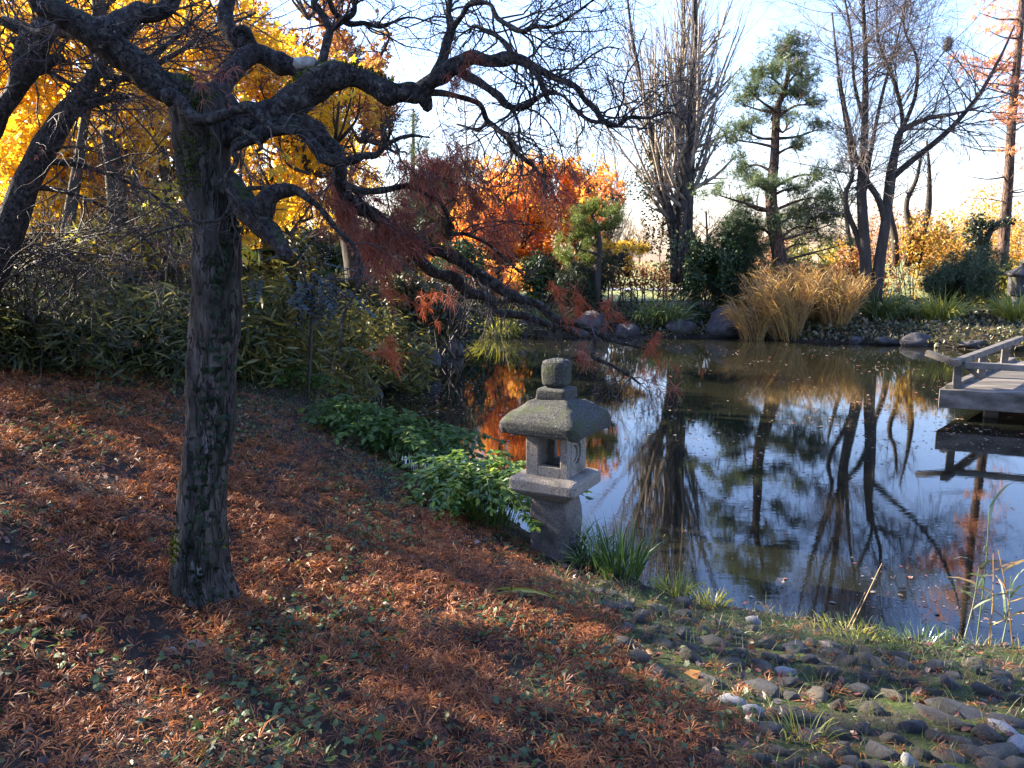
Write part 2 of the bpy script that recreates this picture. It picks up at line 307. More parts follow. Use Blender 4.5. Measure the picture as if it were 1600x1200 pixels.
ctrl = [(*onz(px, py, z)[:2], z) for px, py, z in [(315, 930, .62), (0, 1200, .74), (400, 1200, .62), (800, 1200, .48), (1200, 1200, .36), (1600, 1200, .30), (1100, 1030, .2), (1350, 1060, .2), (1600, 1080, .2),
        (900, 960, .3), (650, 950, .42), (0, 950, .84), (0, 800, 1.0), (0, 680, 1.14), (0, 570, 1.26), (150, 575, 1.12), (300, 592, .98), (300, 700, .86), (450, 600, .72), (520, 650, .5), (560, 600, .42), (450, 760, .62), (600, 780, .42), (740, 850, .26), (560, 860, .5), (868, 858, .10), (480, 700, .62)]]
ctrl += [(-9, 8, 1.7), (-9, 3, 1.4), (-6, -2, 1.1), (0, -3, .7), (5, -2, .5), (9, 0, .6), (-4, 14, 1.0), (-10, 16, 1.6), (-2.6, 17, .5), (-4, 24, .8), (0, 26, .55), (8, 24, .55), (16, 24, .6), (24, 12, .8), (22, 20, .7), (0, 40, .7), (-20, 40, 1.2), (20, 40, .8), (40, 40, 1), (-40, 40, 1.6), (-40, 0, 1.8), (40, 0, 1), (0, -40, .8), (-40, -40, 1), (40, -40, 1)]
ctrl = np.array(ctrl)
def _tk(r2): return r2 * np.log(r2 + 1e-6) * .5
_n = len(ctrl); _A = np.zeros((_n + 3, _n + 3)); _A[:_n, :_n] = _tk(((ctrl[:, None, :2] - ctrl[None, :, :2]) ** 2).sum(-1)) + np.eye(_n) * .3
_A[:_n, _n] = 1; _A[:_n, _n + 1:] = ctrl[:, :2]; _A[_n:, :_n] = _A[:_n, _n:].T; _w = np.linalg.solve(_A, np.concatenate((ctrl[:, 2], np.zeros(3))))
def H(x, y, s=None):                     # height of the land
    x = np.asarray(x, float); y = np.asarray(y, float); X = np.clip(x, -40, 40); Y = np.clip(y, -40, 40); shp = X.shape; X, Y = X.ravel(), Y.ravel()
    z = _w[_n] + _w[_n + 1] * X + _w[_n + 2] * Y
    for i in range(_n): z = z + _w[i] * _tk((X - ctrl[i, 0]) ** 2 + (Y - ctrl[i, 1]) ** 2)
    z = np.clip(z, .05, 2.4).reshape(shp); p = np.stack((x, y), -1); z = z + .014 * fbm(p, 1.4, 2) + .006 * fbm(p, 5, 3)
    if s is None: s = sd(x, y)
    t = np.clip(s / .9, 0, 1); t = t * t * (3 - 2 * t); z = .035 + (z - .035) * (.12 + .88 * t)
    return np.where(s > 0, z * np.clip(s / .12, 0, 1), np.maximum(-.5, s * .9))
def hz(x, y): return float(H(np.array([x]), np.array([y]))[0])
def G(px, py):                           # where a sight line meets the land or the pond
    d = ray(px, py); t = np.concatenate((np.linspace(1, 12, 700), np.linspace(12, 60, 500))); P = np.array((0, 0, CAM_H)) + d * t[:, None]
    z = np.maximum(H(P[:, 0], P[:, 1]), 0); k = np.argmax(P[:, 2] < z); return P[k] if P[k, 2] < z[k] else P[-1]
def seat(x, y): return np.array((x, y, hz(x, y)))
def atg(px, Y):                          # ground point at distance Y in photo column px
    x = (px - 800) / FPX * Y * 1.0; return seat(x, Y)
def axis(a, b, fine, far_, k):
    m = np.arange(a, b + fine, fine); g = fine * np.cumsum(1.11 ** np.arange(1, k)); g = g[g < far_]
    return np.concatenate((a - g[::-1], m, b + g))
gx = axis(-6, 5, .11, 900, 140); gy = axis(1, 11, .11, 900, 140); XX, YY = np.meshgrid(gx, gy); S_ = sd(XX, YY); ZZ = H(XX, YY, S_)
nx, ny = len(gx), len(gy); i = (np.arange(ny - 1)[:, None] * nx + np.arange(nx - 1)).ravel()
kind(MB().add(np.stack((XX, YY, ZZ), -1), quads=np.stack((i, i + 1, i + nx + 1, i + nx), -1)).build('ground', M['soil'], smooth=True), 'structure')
# ------------------------------------------------------------------ pond
def watermat():
    m, N, L, out = nodes('pond_water'); b = N.new('ShaderNodeBsdfPrincipled'); L.new(b.outputs[0], out.inputs[0]); b.inputs['Roughness'].default_value = .015; b.inputs['IOR'].default_value = 1.46
    tc = N.new('ShaderNodeTexCoord'); z0 = N.new('ShaderNodeTexNoise'); z0.inputs['Scale'].default_value = .35; L.new(tc.outputs['Object'], z0.inputs['Vector'])
    r = ramp(N, [(.35, (.006, .007, .005)), (.7, (.014, .013, .007))]); L.new(z0.outputs[0], r.inputs[0]); L.new(r.outputs[0], b.inputs['Base Color'])
    hs = []
    for s, st, a in ((1.3, (1, 1.6, 1), .55), (7, (.8, 2.4, 1), .26), (24, (.5, 3, 1), .06)):
        mp = N.new('ShaderNodeMapping'); mp.inputs['Scale'].default_value = st; L.new(tc.outputs['Object'], mp.inputs[0]); z = N.new('ShaderNodeTexNoise'); z.inputs['Scale'].default_value = s; z.inputs['Detail'].default_value = 2
        L.new(mp.outputs[0], z.inputs['Vector']); mu = N.new('ShaderNodeMath'); mu.operation = 'MULTIPLY'; L.new(z.outputs[0], mu.inputs[0]); mu.inputs[1].default_value = a; hs.append(mu)
    a1 = N.new('ShaderNodeMath'); L.new(hs[0].outputs[0], a1.inputs[0]); L.new(hs[1].outputs[0], a1.inputs[1]); a2 = N.new('ShaderNodeMath'); L.new(a1.outputs[0], a2.inputs[0]); L.new(hs[2].outputs[0], a2.inputs[1])
    bp = N.new('ShaderNodeBump'); bp.inputs['Strength'].default_value = 1; bp.inputs['Distance'].default_value = .0009; L.new(a2.outputs[0], bp.inputs['Height']); L.new(bp.outputs[0], b.inputs['Normal']); return m
wm = MB(); xs = np.linspace(-4, 18, 45); ys = np.linspace(2.9, 23, 41); X, Y = np.meshgrid(xs, ys); i = (np.arange(40)[:, None] * 45 + np.arange(44)).ravel()
kind(wm.add(np.stack((X, Y, 0 * X), -1), quads=np.stack((i, i + 1, i + 46, i + 45), -1)).build('pond_water', watermat()), 'structure')
# ------------------------------------------------------------------ meadow and path beyond the far bank
def sheet(name, x0, x1, y0, y1, dz, mat, nx=60, ny=30):
    X, Y = np.meshgrid(np.linspace(x0, x1, nx), np.linspace(y0, y1, ny)); i = (np.arange(ny - 1)[:, None] * nx + np.arange(nx - 1)).ravel()
    return kind(MB().add(np.stack((X, Y, H(X, Y) + dz), -1), quads=np.stack((i, i + 1, i + nx + 1, i + nx), -1)).build(name, mat, smooth=True), 'structure')
sheet('meadow', -70, 110, 27, 260, .04, M['turf'], 80, 60)
sheet('gravel_path', 2.5, 7.5, 33, 35, .06, M['path'], 120, 8)
# distant wooded rise
xs = np.linspace(-260, 330, 150); prof = np.linspace(0, 1, 8); hh = 8.5 + 2.2 * fbm(np.stack((xs, xs * 0), -1), .02, 3) + np.where(xs > 40, 3.0 * np.clip((xs - 40) / 60, 0, 1), 0)
X, T_ = np.meshgrid(xs, prof); i = (np.arange(7)[:, None] * 150 + np.arange(149)).ravel(); Z = .5 + np.sin(T_ * 1.57) * (hh[None] * .62) + .5 * fbm(np.stack((X, T_ * 40), -1), .12, 3)
kind(MB().add(np.stack((X, 165 + T_ * 60, Z), -1), quads=np.stack((i, i + 1, i + 151, i + 150), -1)).build('hill', M['hill'], smooth=True), 'structure')
# far bare wood on it: one brown haze of twigs
NF = 260; fx = uni(-60, 190, NF); fy = uni(120, 205, NF); stem = np.zeros((NF, 4, 3)); fh = uni(4.5, 8.5, NF) * np.where(fx > 60, 1.15, .95)
for k in range(4): stem[:, k] = np.stack((fx + nrm(NF) * .15 * k, fy, .6 + np.maximum(fy - 160, 0) * .06 + fh * k / 3), -1)
Rr = np.linspace(.13, .03, 4)[None] * np.ones((NF, 1)); b1 = spawn(stem, Rr, 12, (2.0, 3.8), (20, 60), 3, (.1, 1), .4, .2, .4, rmin=.03)
fw = MB(); tubes(fw, stem, Rr, 3); tubes(fw, *b1, 3); p, dd = pts_on(b1[0], 4, (.2, 1)); leaves(fw, p, uni(.8, 1.7, len(p)), [(v * (.4, 1, .4) * (1, 1, 1), t) for v, t in NEEDLE], dd, None)
tag(kind(fw.build('far_wood', solid('far_twig_brown', [(.17, .11, .065), (.36, .25, .13)], .05, 3, .95, 0)), 'stuff'), 'brown leafless wood along the horizon behind the pond', 'wood')
# ------------------------------------------------------------------ stone lantern beside the water
LB = onz(868, 858, .09); LP = np.array((LB[0], LB[1], .06))
lan = thing('stone_lantern', LP, 'weathered granite lantern with mossy roof standing at the near edge of the pond', 'stone lantern')
la = math.radians(29); LU = np.array((math.cos(la), -math.sin(la), 0)); LV = np.array((math.sin(la), math.cos(la), 0)); LZ = np.array((0, 0, 1.))
# LU runs along the wide near-left face, LV along the narrow face
def ring(h, a, b, n=6, rnd_=.12, bow=0.0, seed=0, jit=.004, sag=0.0):
    """a rounded rectangle of half sizes a (along LU), b (along LV) at height h, 8 n points"""
    pts = []; m = 8 * n
    for k in range(m):
        t = (k + .5) / m * 2 * math.pi; c, s = math.cos(t), math.sin(t); e = 2 / (2 + 1 / max(rnd_, .01)); x = math.copysign(abs(c) ** e, c); y = math.copysign(abs(s) ** e, s)
        corner = min(abs(x), abs(y)); mx = max(abs(x), abs(y)); pts.append(LP + LU * x * a + LV * y * b + LZ * (h + sag * (corner ** 3)))
    p = np.array(pts); return p + jit * np.stack([fbm(p * 1.0 + q * 9 + seed, 14, 3) for q in range(3)], -1)
def loft(rings, cap0=True, cap1=True):
    mb = MB(); m = len(rings[0]); V = np.concatenate(rings); q = []
    for r in range(len(rings) - 1):
        for k in range(m): q.append((r * m + k, r * m + (k + 1) % m, (r + 1) * m + (k + 1) % m, (r + 1) * m + k))
    t = []; c0 = len(V); V = np.vstack((V, rings[0].mean(0), rings[-1].mean(0)))
    if cap0: t += [(c0, (k + 1) % m, k) for k in range(m)]
    if cap1: b = (len(rings) - 1) * m; t += [(c0 + 1, b + k, b + (k + 1) % m) for k in range(m)]
    return mb.add(V, tris=t, quads=q)
def dens(prof, k=4):
    prof = np.array(prof, float); t = np.concatenate([[q + .04, q + .35, q + .65, q + .96] for q in range(len(prof) - 1)]); t[0] = 0; t[-1] = len(prof) - 1; i = np.minimum(t.astype(int), len(prof) - 2); f = (t - i)[:, None]
    return prof[i] * (1 - f) + prof[i + 1] * f
HM = lambda h: float(np.interp(h, [-.15, 0, .365, .45, .527, .752, .765, .943, 1.0, 1.157], [-.15, 0, .42, .50, .585, .885, .897, 1.105, 1.175, 1.36]))
post = [(-.15, .150, .150), (.02, .155, .155), (.10, .152, .155), (.19, .165, .162), (.29, .165, .160), (.345, .15, .148), (.37, .13, .13)]
loft([ring(HM(h), a * 0.87, b * 0.87, 6, .10, seed=3, jit=.007) for h, a, b in dens(post, 4)]).build('post', M['darkgranite'], lan, True)
shelf = [(.365, .16, .16), (.395, .20, .20), (.435, .258, .258), (.447, .268, .268), (.450, .270, .270), (.505, .272, .272), (.515, .266, .266), (.522, .258, .258), (.527, .20, .20), (.529, .1, .1)]
loft([ring(HM(h), a * 0.885, b * 0.885, 8, .045, seed=5, jit=.004) for h, a, b in dens(shelf, 3)]).build('platform', M['granite'], lan, True)
# fire box: four corner posts, sills and lintels around a hollow, pierced crescent on the narrow face
FB0, FB1, fh_ = .583, .897, .166
fb = MB(); zc = (FB0 + FB1) / 2; hw = (FB1 - FB0) / 2
for sv in (-1, 1):                      # a wide and a narrow jamb, sill and lintel on the two open faces
    box(fb, LP + LU * -.108 + LV * sv * .124 + LZ * zc, LZ, LU, LV, hw, .046, .030, .005); box(fb, LP + LU * .127 + LV * sv * .124 + LZ * zc, LZ, LU, LV, hw, .027, .030, .005)
    for z, hh_ in ((FB0 + .036, .036), (FB1 - .026, .026)): box(fb, LP + LU * .019 + LV * sv * .126 + LZ * z, LU, LV, LZ, .081, .0275, hh_, .004)
for z, hh_ in ((FB0 + .012, .012), (FB1 - .016, .016)): box(fb, LP + LZ * (z), LU, LV, LZ, .1, .095, hh_)
fbo = fb.build('fire_box', M['granite'], lan)
for su in (-1, 1):                      # side slabs with a crescent cut through
    n = 44; vv = np.linspace(-.092, .092, n); zz = np.linspace(FB0 + .002, FB1 - .002, n + 6); A_, B_ = np.meshgrid(vv, zz)
    dy, dz = A_ * 1.0 + .01, B_ - zc - .0; inside = (np.hypot(dy + .03, dz) < .082) & (np.hypot(dy + .075, dz) > .082) & (dy > -.06)
    inside = ((np.hypot(dy, dz) < .078) & (np.hypot(dy + .030, dz) > .074)) | ((np.hypot(dy + .03, dz) < .055) & (np.hypot(dy + .055, dz) > .052) & (dy > -.05))
    dep = np.where(inside, -.05, 0.0); V = LP + LU * su * .154 + LU * (su * dep)[..., None] + LV * A_[..., None] + LZ * (B_ - 0)[..., None]
    ii = (np.arange(n + 5)[:, None] * n + np.arange(n - 1)).ravel(); q = np.stack((ii, ii + 1, ii + n + 1, ii + n), -1)
    sm = MB().add(V.reshape(-1, 3), quads=q if su > 0 else q[:, ::-1]); bk = V - LU * su * .055; bk = bk.reshape(-1, 3); sm.add(LP + LU * su * .100 + (LV * A_[..., None] + LZ * B_[..., None]).reshape(-1, 3), quads=q[:, ::-1] if su > 0 else q)
    sm.build('side_slab', M['granite'], fbo)
roof = [(.765, .17, .17), (.757, .285, .285), (.752, .335, .335), (.757, .352, .352), (.785, .364, .364), (.815, .364, .364), (.835, .352, .352), (.862, .318, .318), (.888, .27, .27), (.912, .212, .212), (.930, .158, .158), (.940, .12, .12), (.943, .06, .06)]
loft([ring(HM(h), a * 0.81, b * 0.81, 10, .085, seed=8, jit=.009, sag=-.018 if a > .2 else 0) for h, a, b in dens(roof, 4)]).build('roof', M['mossgranite'], lan, True)
col = [(.936, .135, .135), (.940, .142, .142), (.985, .140, .140), (.995, .130, .130), (1.0, .09, .09), (1.01, .055, .055)]
loft([ring(HM(h), a * 0.76, b * 0.76, 6, .06, seed=11, jit=.004) for h, a, b in dens(col, 3)]).build('collar', M['mossgranite'], lan, True)
fin = [(1.003, .055, .055), (1.012, .075, .075), (1.022, .083, .083), (1.06, .088, .088), (1.12, .089, .089), (1.142, .085, .085), (1.152, .07, .07), (1.157, .035, .035)]
loft([ring(HM(h), a * 1.0, b * 1.0, 5, .5, seed=14, jit=.004) for h, a, b in dens(fin, 3)]).build('finial', M['mossgranite'], lan, True)
# faint carved characters on the narrow face of the post
cv = MB(); fc = LP + LU * .1455
for (a0, h0, a1, h1) in [(-.07, .30, .05, .31), (-.06, .30, -.065, .24), (-.03, .275, .05, .28), (.0, .31, .0, .22), (-.06, .235, .06, .225), (-.05, .20, .05, .205), (.02, .205, -.02, .13), (-.05, .16, .05, .165), (-.06, .12, .06, .115), (.045, .165, .05, .115)]:
    p0 = fc + LV * a0 + LZ * h0; p1 = fc + LV * a1 + LZ * h1; d = unit(p1 - p0); box(cv, (p0 + p1) / 2 - LU * .002, d, np.cross(LU, d), LU, np.linalg.norm(p1 - p0) / 2, .0035, .0045)
cv.build('carved_characters', solid('carving_shadow_stone', [(.09, .08, .075), (.16, .145, .135)], 80, 3, .9, .4), lan)
# ------------------------------------------------------------------ wooden deck on the right
DC = onz(1466, 636, .16); dz0, dz1 = .16, .40
DU = np.array((math.cos(math.radians(24)), -math.sin(math.radians(24)), 0)); DV = np.array((math.sin(math.radians(24)), math.cos(math.radians(24)), 0))
DV = unit(np.array((.67, .74, 0)))
deck = thing('wooden_deck', (DC[0], DC[1], 0), 'weathered grey wooden deck with low railing over the pond', 'deck')
wm_ = M['wood'].node_tree; oi = wm_.nodes.new('ShaderNodeObjectInfo'); hv = wm_.nodes.new('ShaderNodeHueSaturation'); mr = wm_.nodes.new('ShaderNodeMapRange'); mr.inputs[3].default_value = .62; mr.inputs[4].default_value = 1.15; pb = next(n for n in wm_.nodes if n.type == 'BSDF_PRINCIPLED'); src = pb.inputs['Base Color'].links[0].from_socket
wm_.links.new(oi.outputs['Random'], mr.inputs[0]); wm_.links.new(mr.outputs[0], hv.inputs['Value']); wm_.links.new(src, hv.inputs['Color']); wm_.links.new(hv.outputs[0], pb.inputs['Base Color'])
def bar(name, p, q, w, h, par=deck, bev=.006, mat=None):
    p, q = np.asarray(p, float), np.asarray(q, float); u = unit(q - p); v = unit(np.cross((0, 0, 1.), u)) if abs(u[2]) < .9 else DU; b = MB(); box(b, (p + q) / 2, u, v, np.cross(u, v), np.linalg.norm(q - p) / 2, w / 2, h / 2, bev)
    return b.build(name, mat or M['wood'], par)
D0 = np.array((DC[0], DC[1], 0))
def dp(u, v, z): return D0 + DU * u + DV * v + LZ * z
bar('fascia_board', dp(-.0, 0, .28), dp(4.2, 0, .28), .07, .24)
bar('fascia_board', dp(0.02, .04, .28), dp(.02, 4.0, .28), .07, .236)
for k in range(26): bar('plank', dp(.10, .11 + k * .148, .385), dp(4.2, .11 + k * .148, .385 + .004 * (k % 3)), .128, .035, bev=.006)
bar('edge_beam', dp(.09, .07, .425), dp(.09, 3.9, .425), .10, .05)
for u, v in ((.5, .5), (3.4, .5), (.6, 3.2), (3.4, 3.2)): bar('pile', dp(u, v, -.6), dp(u, v, .36), .16, .16)
RT = .745
for u, v in ((.16, .12), (.16, 1.45), (.16, 2.9), (3.6, .12)): bar('rail_post', dp(u, v, .40), dp(u, v, RT - .03), .095, .095)
bar('rail', dp(.16, -.10, RT + .01), dp(.16, 4.0, RT + .01), .095, .085)            # side rail, its end poking out towards the near shore
bar('rail', dp(.225, .12, RT - .035), dp(4.2, .12, RT - .035), .085, .085)        # front rail
bar('rail_end', dp(.11, .13, RT - .01), dp(-.26, .30, RT + .085), .09, .08)          # its upturned tip
bar('brace', dp(.22, .2, RT - .06), dp(.40, .30, RT - .22), .05, .05)
# ------------------------------------------------------------------ rocks along the shore
def rock(px, py, w, h, label, Y=None, depth=.8, seed=0, sink=.3, mat='rock', group='boulders set along the pond shore'):
    p = onz(px, py, 0) if Y is None else at(px, py, Y); sc = p[1] / FPX; rx, rz = w * sc / 2, h * sc / 2
    c = np.array((p[0], p[1] + rx * depth * .5, rz * (1 - sink) if Y is None else p[2])); o = lump(c, (rx * 1.12, rx * depth, rz * 1.2), seed, .45).build('boulder', M[mat], None, True); tag(o, label, 'rock', group); return o
rock(816, 526, 40, 32, 'dark squat boulder at the waterline below the arching yellow sedge', seed=1)
rock(925, 527, 62, 44, 'broad sloping grey boulder on the far bank left of the clipped dome shrub', seed=2)
rock(983, 527, 38, 26, 'small rounded boulder at the waterline below the clipped dome shrub', seed=3)
rock(1065, 527, 46, 32, 'mid sized shaded boulder at the waterline below the glossy evergreen shrub', seed=4)
rock(1142, 527, 88, 50, 'largest flat topped grey boulder on the far bank beside the golden reeds', seed=5)
rock(1338, 537, 30, 15, 'low dark stone at the waterline right of the golden reeds', seed=6)
rock(1386, 539, 34, 14, 'low dark stone at the waterline below the dark green sedge', seed=7)
rock(1435, 541, 50, 26, 'rounded dark grey boulder at the waterline in front of the bright green sedge', seed=8)
rock(1528, 546, 46, 20, 'pale lichened stone at the waterline behind the deck rail', seed=9)
rock(1580, 548, 40, 14, 'low pale stone at the waterline behind the deck', seed=10)
rock(662, 584, 46, 50, 'upright brown boulder rising from the dark inlet', seed=11, depth=.7)
rock(612, 606, 52, 42, 'mossy shaded boulder on the left shore below the small leafy plant', seed=12)
rock(574, 626, 50, 30, 'low dark boulder at the left shore nearest the green fern clump', seed=13)
rock(707, 556, 40, 30, 'dark boulder half hidden under the twiggy shrub above the inlet', seed=14)
# ------------------------------------------------------------------ the old weeping maple on the left
MT = G(316, 934); TY = MT[1]
maple = thing('japanese_maple', MT, 'old leaning dark maple with twisted mossy limbs and ivy on its trunk, nearest tree', 'tree')
def trace(rows, y0, y1, n=None, ybow=0.0):
    """rows (px, py, width px) on the photo, distance running y0..y1 -> centre line and radii"""
    rows = np.array(rows, float); t = np.concatenate(([0], np.cumsum(np.hypot(*np.diff(rows[:, :2], axis=0).T)))); t /= t[-1]
    Yd = y0 + (y1 - y0) * t + ybow * np.sin(t * np.pi); P = np.array([at(a, b, y) for (a, b, _), y in zip(rows, Yd)]); R = rows[:, 2] * Yd / FPX / 2
    n = n or max(10, len(rows) * 6); Z = catmull(np.hstack((P, R[:, None])), n); return Z[:, :3], np.maximum(Z[:, 3], .002)
tr = [(316, 990, 160), (316, 950, 134), (316, 918, 104), (316, 870, 86), (316, 800, 78), (322, 700, 74), (329, 600, 73), (335, 500, 76), (340, 430, 72), (340, 380, 70), (333, 335, 64), (322, 287, 70), (320, 236, 80), (320, 202, 96), (322, 175, 104), (318, 152, 80), (312, 140, 40)]
P, R = trace(tr, TY, TY, 110); tm_ = MB(); tubes(tm_, P, R, 36, .10, 13)
V = tm_.V[0].reshape(110, 36, 3); ax = P[:, None]; d = V - ax; th = np.arange(36) / 36 * 2 * np.pi
rid = 1 + .05 * np.sin(th[None] * 5 + P[:, 2:3] * 1.5) + .025 * np.sin(th[None] * 11 - P[:, 2:3] * 2) + .10 * np.clip((MT[2] + .25 - P[:, 2:3]) / .3, 0, 1) * np.sin(th[None] * 4 + 1)
tm_.V[0] = (ax + d * rid[..., None]).reshape(-1, 3); trunkP, trunkR = P, R
tm_.build('trunk', M['bark'], maple, True)
BR = dict(
 A=([(318, 172, 60), (290, 148, 52), (250, 132, 43), (216, 105, 40), (182, 82, 46), (160, 57, 50), (135, 44, 42), (101, 27, 38), (68, 8, 34), (52, -20, 30), (30, -70, 24), (-10, -120, 14)], 0, -.35),
 A2=([(164, 62, 36), (189, 44, 34), (209, 24, 30), (236, 20, 26), (263, 7, 24), (285, -25, 20), (320, -80, 14), (330, -140, 8)], -.2, .1),
 A3=([(135, 48, 22), (110, 50, 20), (81, 44, 20), (60, 52, 12), (40, 40, 8), (5, 28, 6)], -.25, .2),
 B=([(330, 170, 40), (340, 146, 32), (358, 115, 30), (378, 95, 28), (396, 84, 28)], 0, .25),
 ARCH=([(486, 130, 36), (466, 106, 30), (432, 95, 28), (398, 82, 28), (368, 57, 26), (353, 27, 24), (358, -5, 22), (375, -50, 16), (400, -110, 8)], .12, .3),
 HOOK=([(396, 80, 16), (392, 62, 14), (383, 46, 13), (371, 46, 11), (366, 54, 9)], .26, .2),
 C=([(345, 205, 70), (385, 195, 56), (428, 180, 48), (452, 162, 46), (478, 143, 47), (511, 124, 44), (542, 118, 35), (575, 128, 33), (609, 142, 34), (640, 146, 33), (660, 152, 26), (667, 164, 18), (668, 172, 12)], 0, .1),
 C1=([(655, 146, 26), (672, 130, 25), (690, 116, 25), (710, 103, 24), (737, 91, 22), (771, 96, 20), (802, 91, 20), (829, 101, 17), (856, 115, 12), (886, 128, 11), (903, 138, 9), (913, 155, 9), (930, 170, 9), (944, 190, 9), (966, 197, 8), (983, 184, 6), (1014, 184, 4), (1049, 176, 3), (1075, 195, 2)], .1, -.35),
 C2=([(672, 128, 16), (690, 95, 14), (697, 67, 14), (704, 44, 14), (700, 20, 10), (704, -6, 9), (712, -50, 7), (700, -100, 4)], .1, .3),
 C2b=([(703, 48, 12), (721, 27, 10), (734, 7, 9), (765, 6, 8), (778, 27, 8), (798, 41, 8), (815, 49, 8), (835, 41, 7), (856, 42, 6), (873, 37, 5), (900, 20, 4), (923, 3, 3), (950, -20, 2)], .15, -.4),
 C3=([(806, 93, 10), (795, 74, 9), (778, 57, 8), (758, 47, 7), (741, 41, 6), (733, 52, 4)], 0, .2),
 C4=([(708, 106, 16), (724, 116, 14), (754, 132, 12), (778, 149, 12), (792, 165, 10), (810, 170, 9), (829, 162, 8), (846, 149, 7), (862, 145, 6), (880, 150, 5), (900, 172, 6), (920, 188, 6), (944, 192, 6)], .1, -.3),
 C5=([(829, 103, 10), (842, 125, 8), (852, 149, 7), (859, 162, 4)], 0, -.1),
 C6=([(664, 145, 12), (690, 146, 10), (711, 150, 9), (748, 162, 9), (761, 186, 10), (775, 199, 9), (792, 216, 8), (802, 233, 8), (822, 250, 7), (835, 260, 6), (846, 280, 3)], .1, .45),
 C6b=([(762, 190, 7), (750, 201, 6), (738, 201, 5), (714, 194, 3)], .2, .4),
 C7=([(500, 122, 20), (501, 108, 16), (508, 80, 14), (513, 58, 13), (516, 47, 12), (505, 27, 11), (491, 10, 11), (496, -10, 9), (515, -60, 6)], .05, .4),
 C7b=([(516, 48, 10), (535, 34, 9), (552, 20, 8), (554, -5, 7), (565, -50, 4)], .2, .1),
 C7c=([(512, -6, 8), (522, 20, 8), (545, 37, 8), (569, 37, 7), (592, 42, 6), (616, 34, 5), (643, 27, 3), (690, 40, 2)], .3, .5),
 D1=([(405, 205, 24), (434, 201, 20), (464, 201, 17), (481, 216, 17), (498, 233, 18), (513, 248, 18), (542, 251, 14), (569, 243, 11), (589, 241, 9), (610, 222, 6), (640, 212, 5), (672, 215, 3)], -.1, -.4),
 D2=([(400, 208, 40), (430, 196, 32), (461, 189, 28), (488, 199, 28), (508, 219, 26), (525, 240, 24), (532, 263, 22), (533, 285, 17), (545, 293, 13), (569, 299, 11), (602, 297, 10), (636, 290, 9), (660, 300, 7), (690, 318, 6), (700, 335, 5)], 0, .1),
 D3=([(531, 280, 20), (540, 305, 20), (558, 322, 21), (582, 331, 20), (602, 348, 22), (623, 368, 22), (643, 375, 20), (670, 388, 18), (694, 396, 18), (715, 405, 16), (735, 420, 16), (755, 434, 17), (777, 449, 18), (811, 467, 15), (841, 475, 13), (867, 497, 11), (901, 505, 10), (927, 516, 9), (957, 531, 7), (984, 539, 5), (1012, 545, 3)], .1, .75),
 D3b=([(640, 384, 20), (657, 405, 19), (680, 426, 18), (710, 434, 17), (732, 456, 16), (759, 464, 15), (774, 486, 13), (800, 490, 12), (834, 497, 11), (864, 509, 9), (884, 512, 6), (915, 530, 4)], .35, 1.0),
 D3c=([(925, 516, 8), (930, 540, 7), (927, 557, 7), (957, 572, 6), (980, 584, 5), (1000, 600, 3)], .55, .35),
 D4=([(690, 318, 8), (702, 345, 8), (705, 365, 8), (728, 366, 6), (760, 380, 5), (790, 405, 4), (830, 440, 3)], .1, .4),
 E=([(355, 290, 44), (375, 314, 38), (395, 341, 36), (418, 364, 34), (442, 391, 24), (450, 402, 14)], -.05, -.3),
 E2=([(405, 352, 26), (413, 330, 30), (418, 312, 30), (434, 301, 28), (452, 297, 20), (470, 300, 14), (499, 324, 9), (526, 358, 7), (552, 384, 6), (562, 420, 5), (556, 455, 4), (538, 490, 4), (533, 520, 3), (530, 560, 2)], -.1, -.25),
 E3=([(360, 305, 10), (378, 300, 9), (391, 294, 8), (422, 294, 8), (449, 296, 8)], -.12, -.2),
 F=([(408, 214, 12), (392, 221, 11), (366, 232, 12), (368, 254, 10), (354, 280, 9), (361, 317, 8), (344, 344, 6), (310, 347, 5), (277, 354, 4), (236, 366, 3), (190, 400, 2)], -.2, -.35),
 Gk=([(258, 154, 26), (268, 152, 24), (282, 160, 20), (300, 181, 18), (324, 186, 17), (354, 179, 16), (388, 169, 13), (405, 182, 12), (432, 202, 12), (462, 202, 12), (480, 214, 8)], -.18, -.25),
 H_=([(372, 202, 10), (395, 213, 8), (408, 230, 6), (400, 236, 4)], -.2, -.3),
 J=([(366, 230, 14), (375, 222, 16), (392, 215, 18), (410, 206, 20)], -.16, -.1),
)
lines = {}; built = []; bobj = {}
for k, (rows, a, b) in BR.items():
    if k not in ('A', 'B', 'C', 'E', 'Gk', 'F', 'H_', 'J', 'D2'):      # leave from the limb it grows on, at that limb's distance
        q = np.concatenate(built); j = np.argmin(np.hypot(q[:, 0] - rows[0][0], q[:, 1] - rows[0][1])); b, a = b - a + q[j, 2], q[j, 2]
    rr = np.array(rows, float); P, R = trace(rows, TY + a, TY + b, max(10, len(rows) * 8)); lines[k] = (P, R); big = R.max() > .02
    t = np.linspace(0, 1, 60); tt = np.concatenate(([0], np.cumsum(np.hypot(*np.diff(rr[:, :2], axis=0).T)))); tt /= tt[-1]; built.append(np.stack((np.interp(t, tt, rr[:, 0]), np.interp(t, tt, rr[:, 1]), a + (b - a) * t), -1))
    # knobbly joints
    wob = 1 + .10 * fbm(P, 18, 2); mb = MB(); tubes(mb, P + (.16 * R)[:, None] * np.stack([fbm(P + 7 * q, 9, 2) for q in range(3)], -1), R * wob, 22 if big else 9, .13, 24)
    bo = mb.build('branch', M['limb'], maple, True); bobj[k] = bo
def stub(p, q, r, mat, name='cut_end'):
    mb = MB(); p, q = np.asarray(p), np.asarray(q); tubes(mb, catmull([p, q], 6), np.array([r * .98, r, r, r, r * .96, r * .7]), 12, .04, 20); mb.build(name, mat, bobj['ARCH'], True)
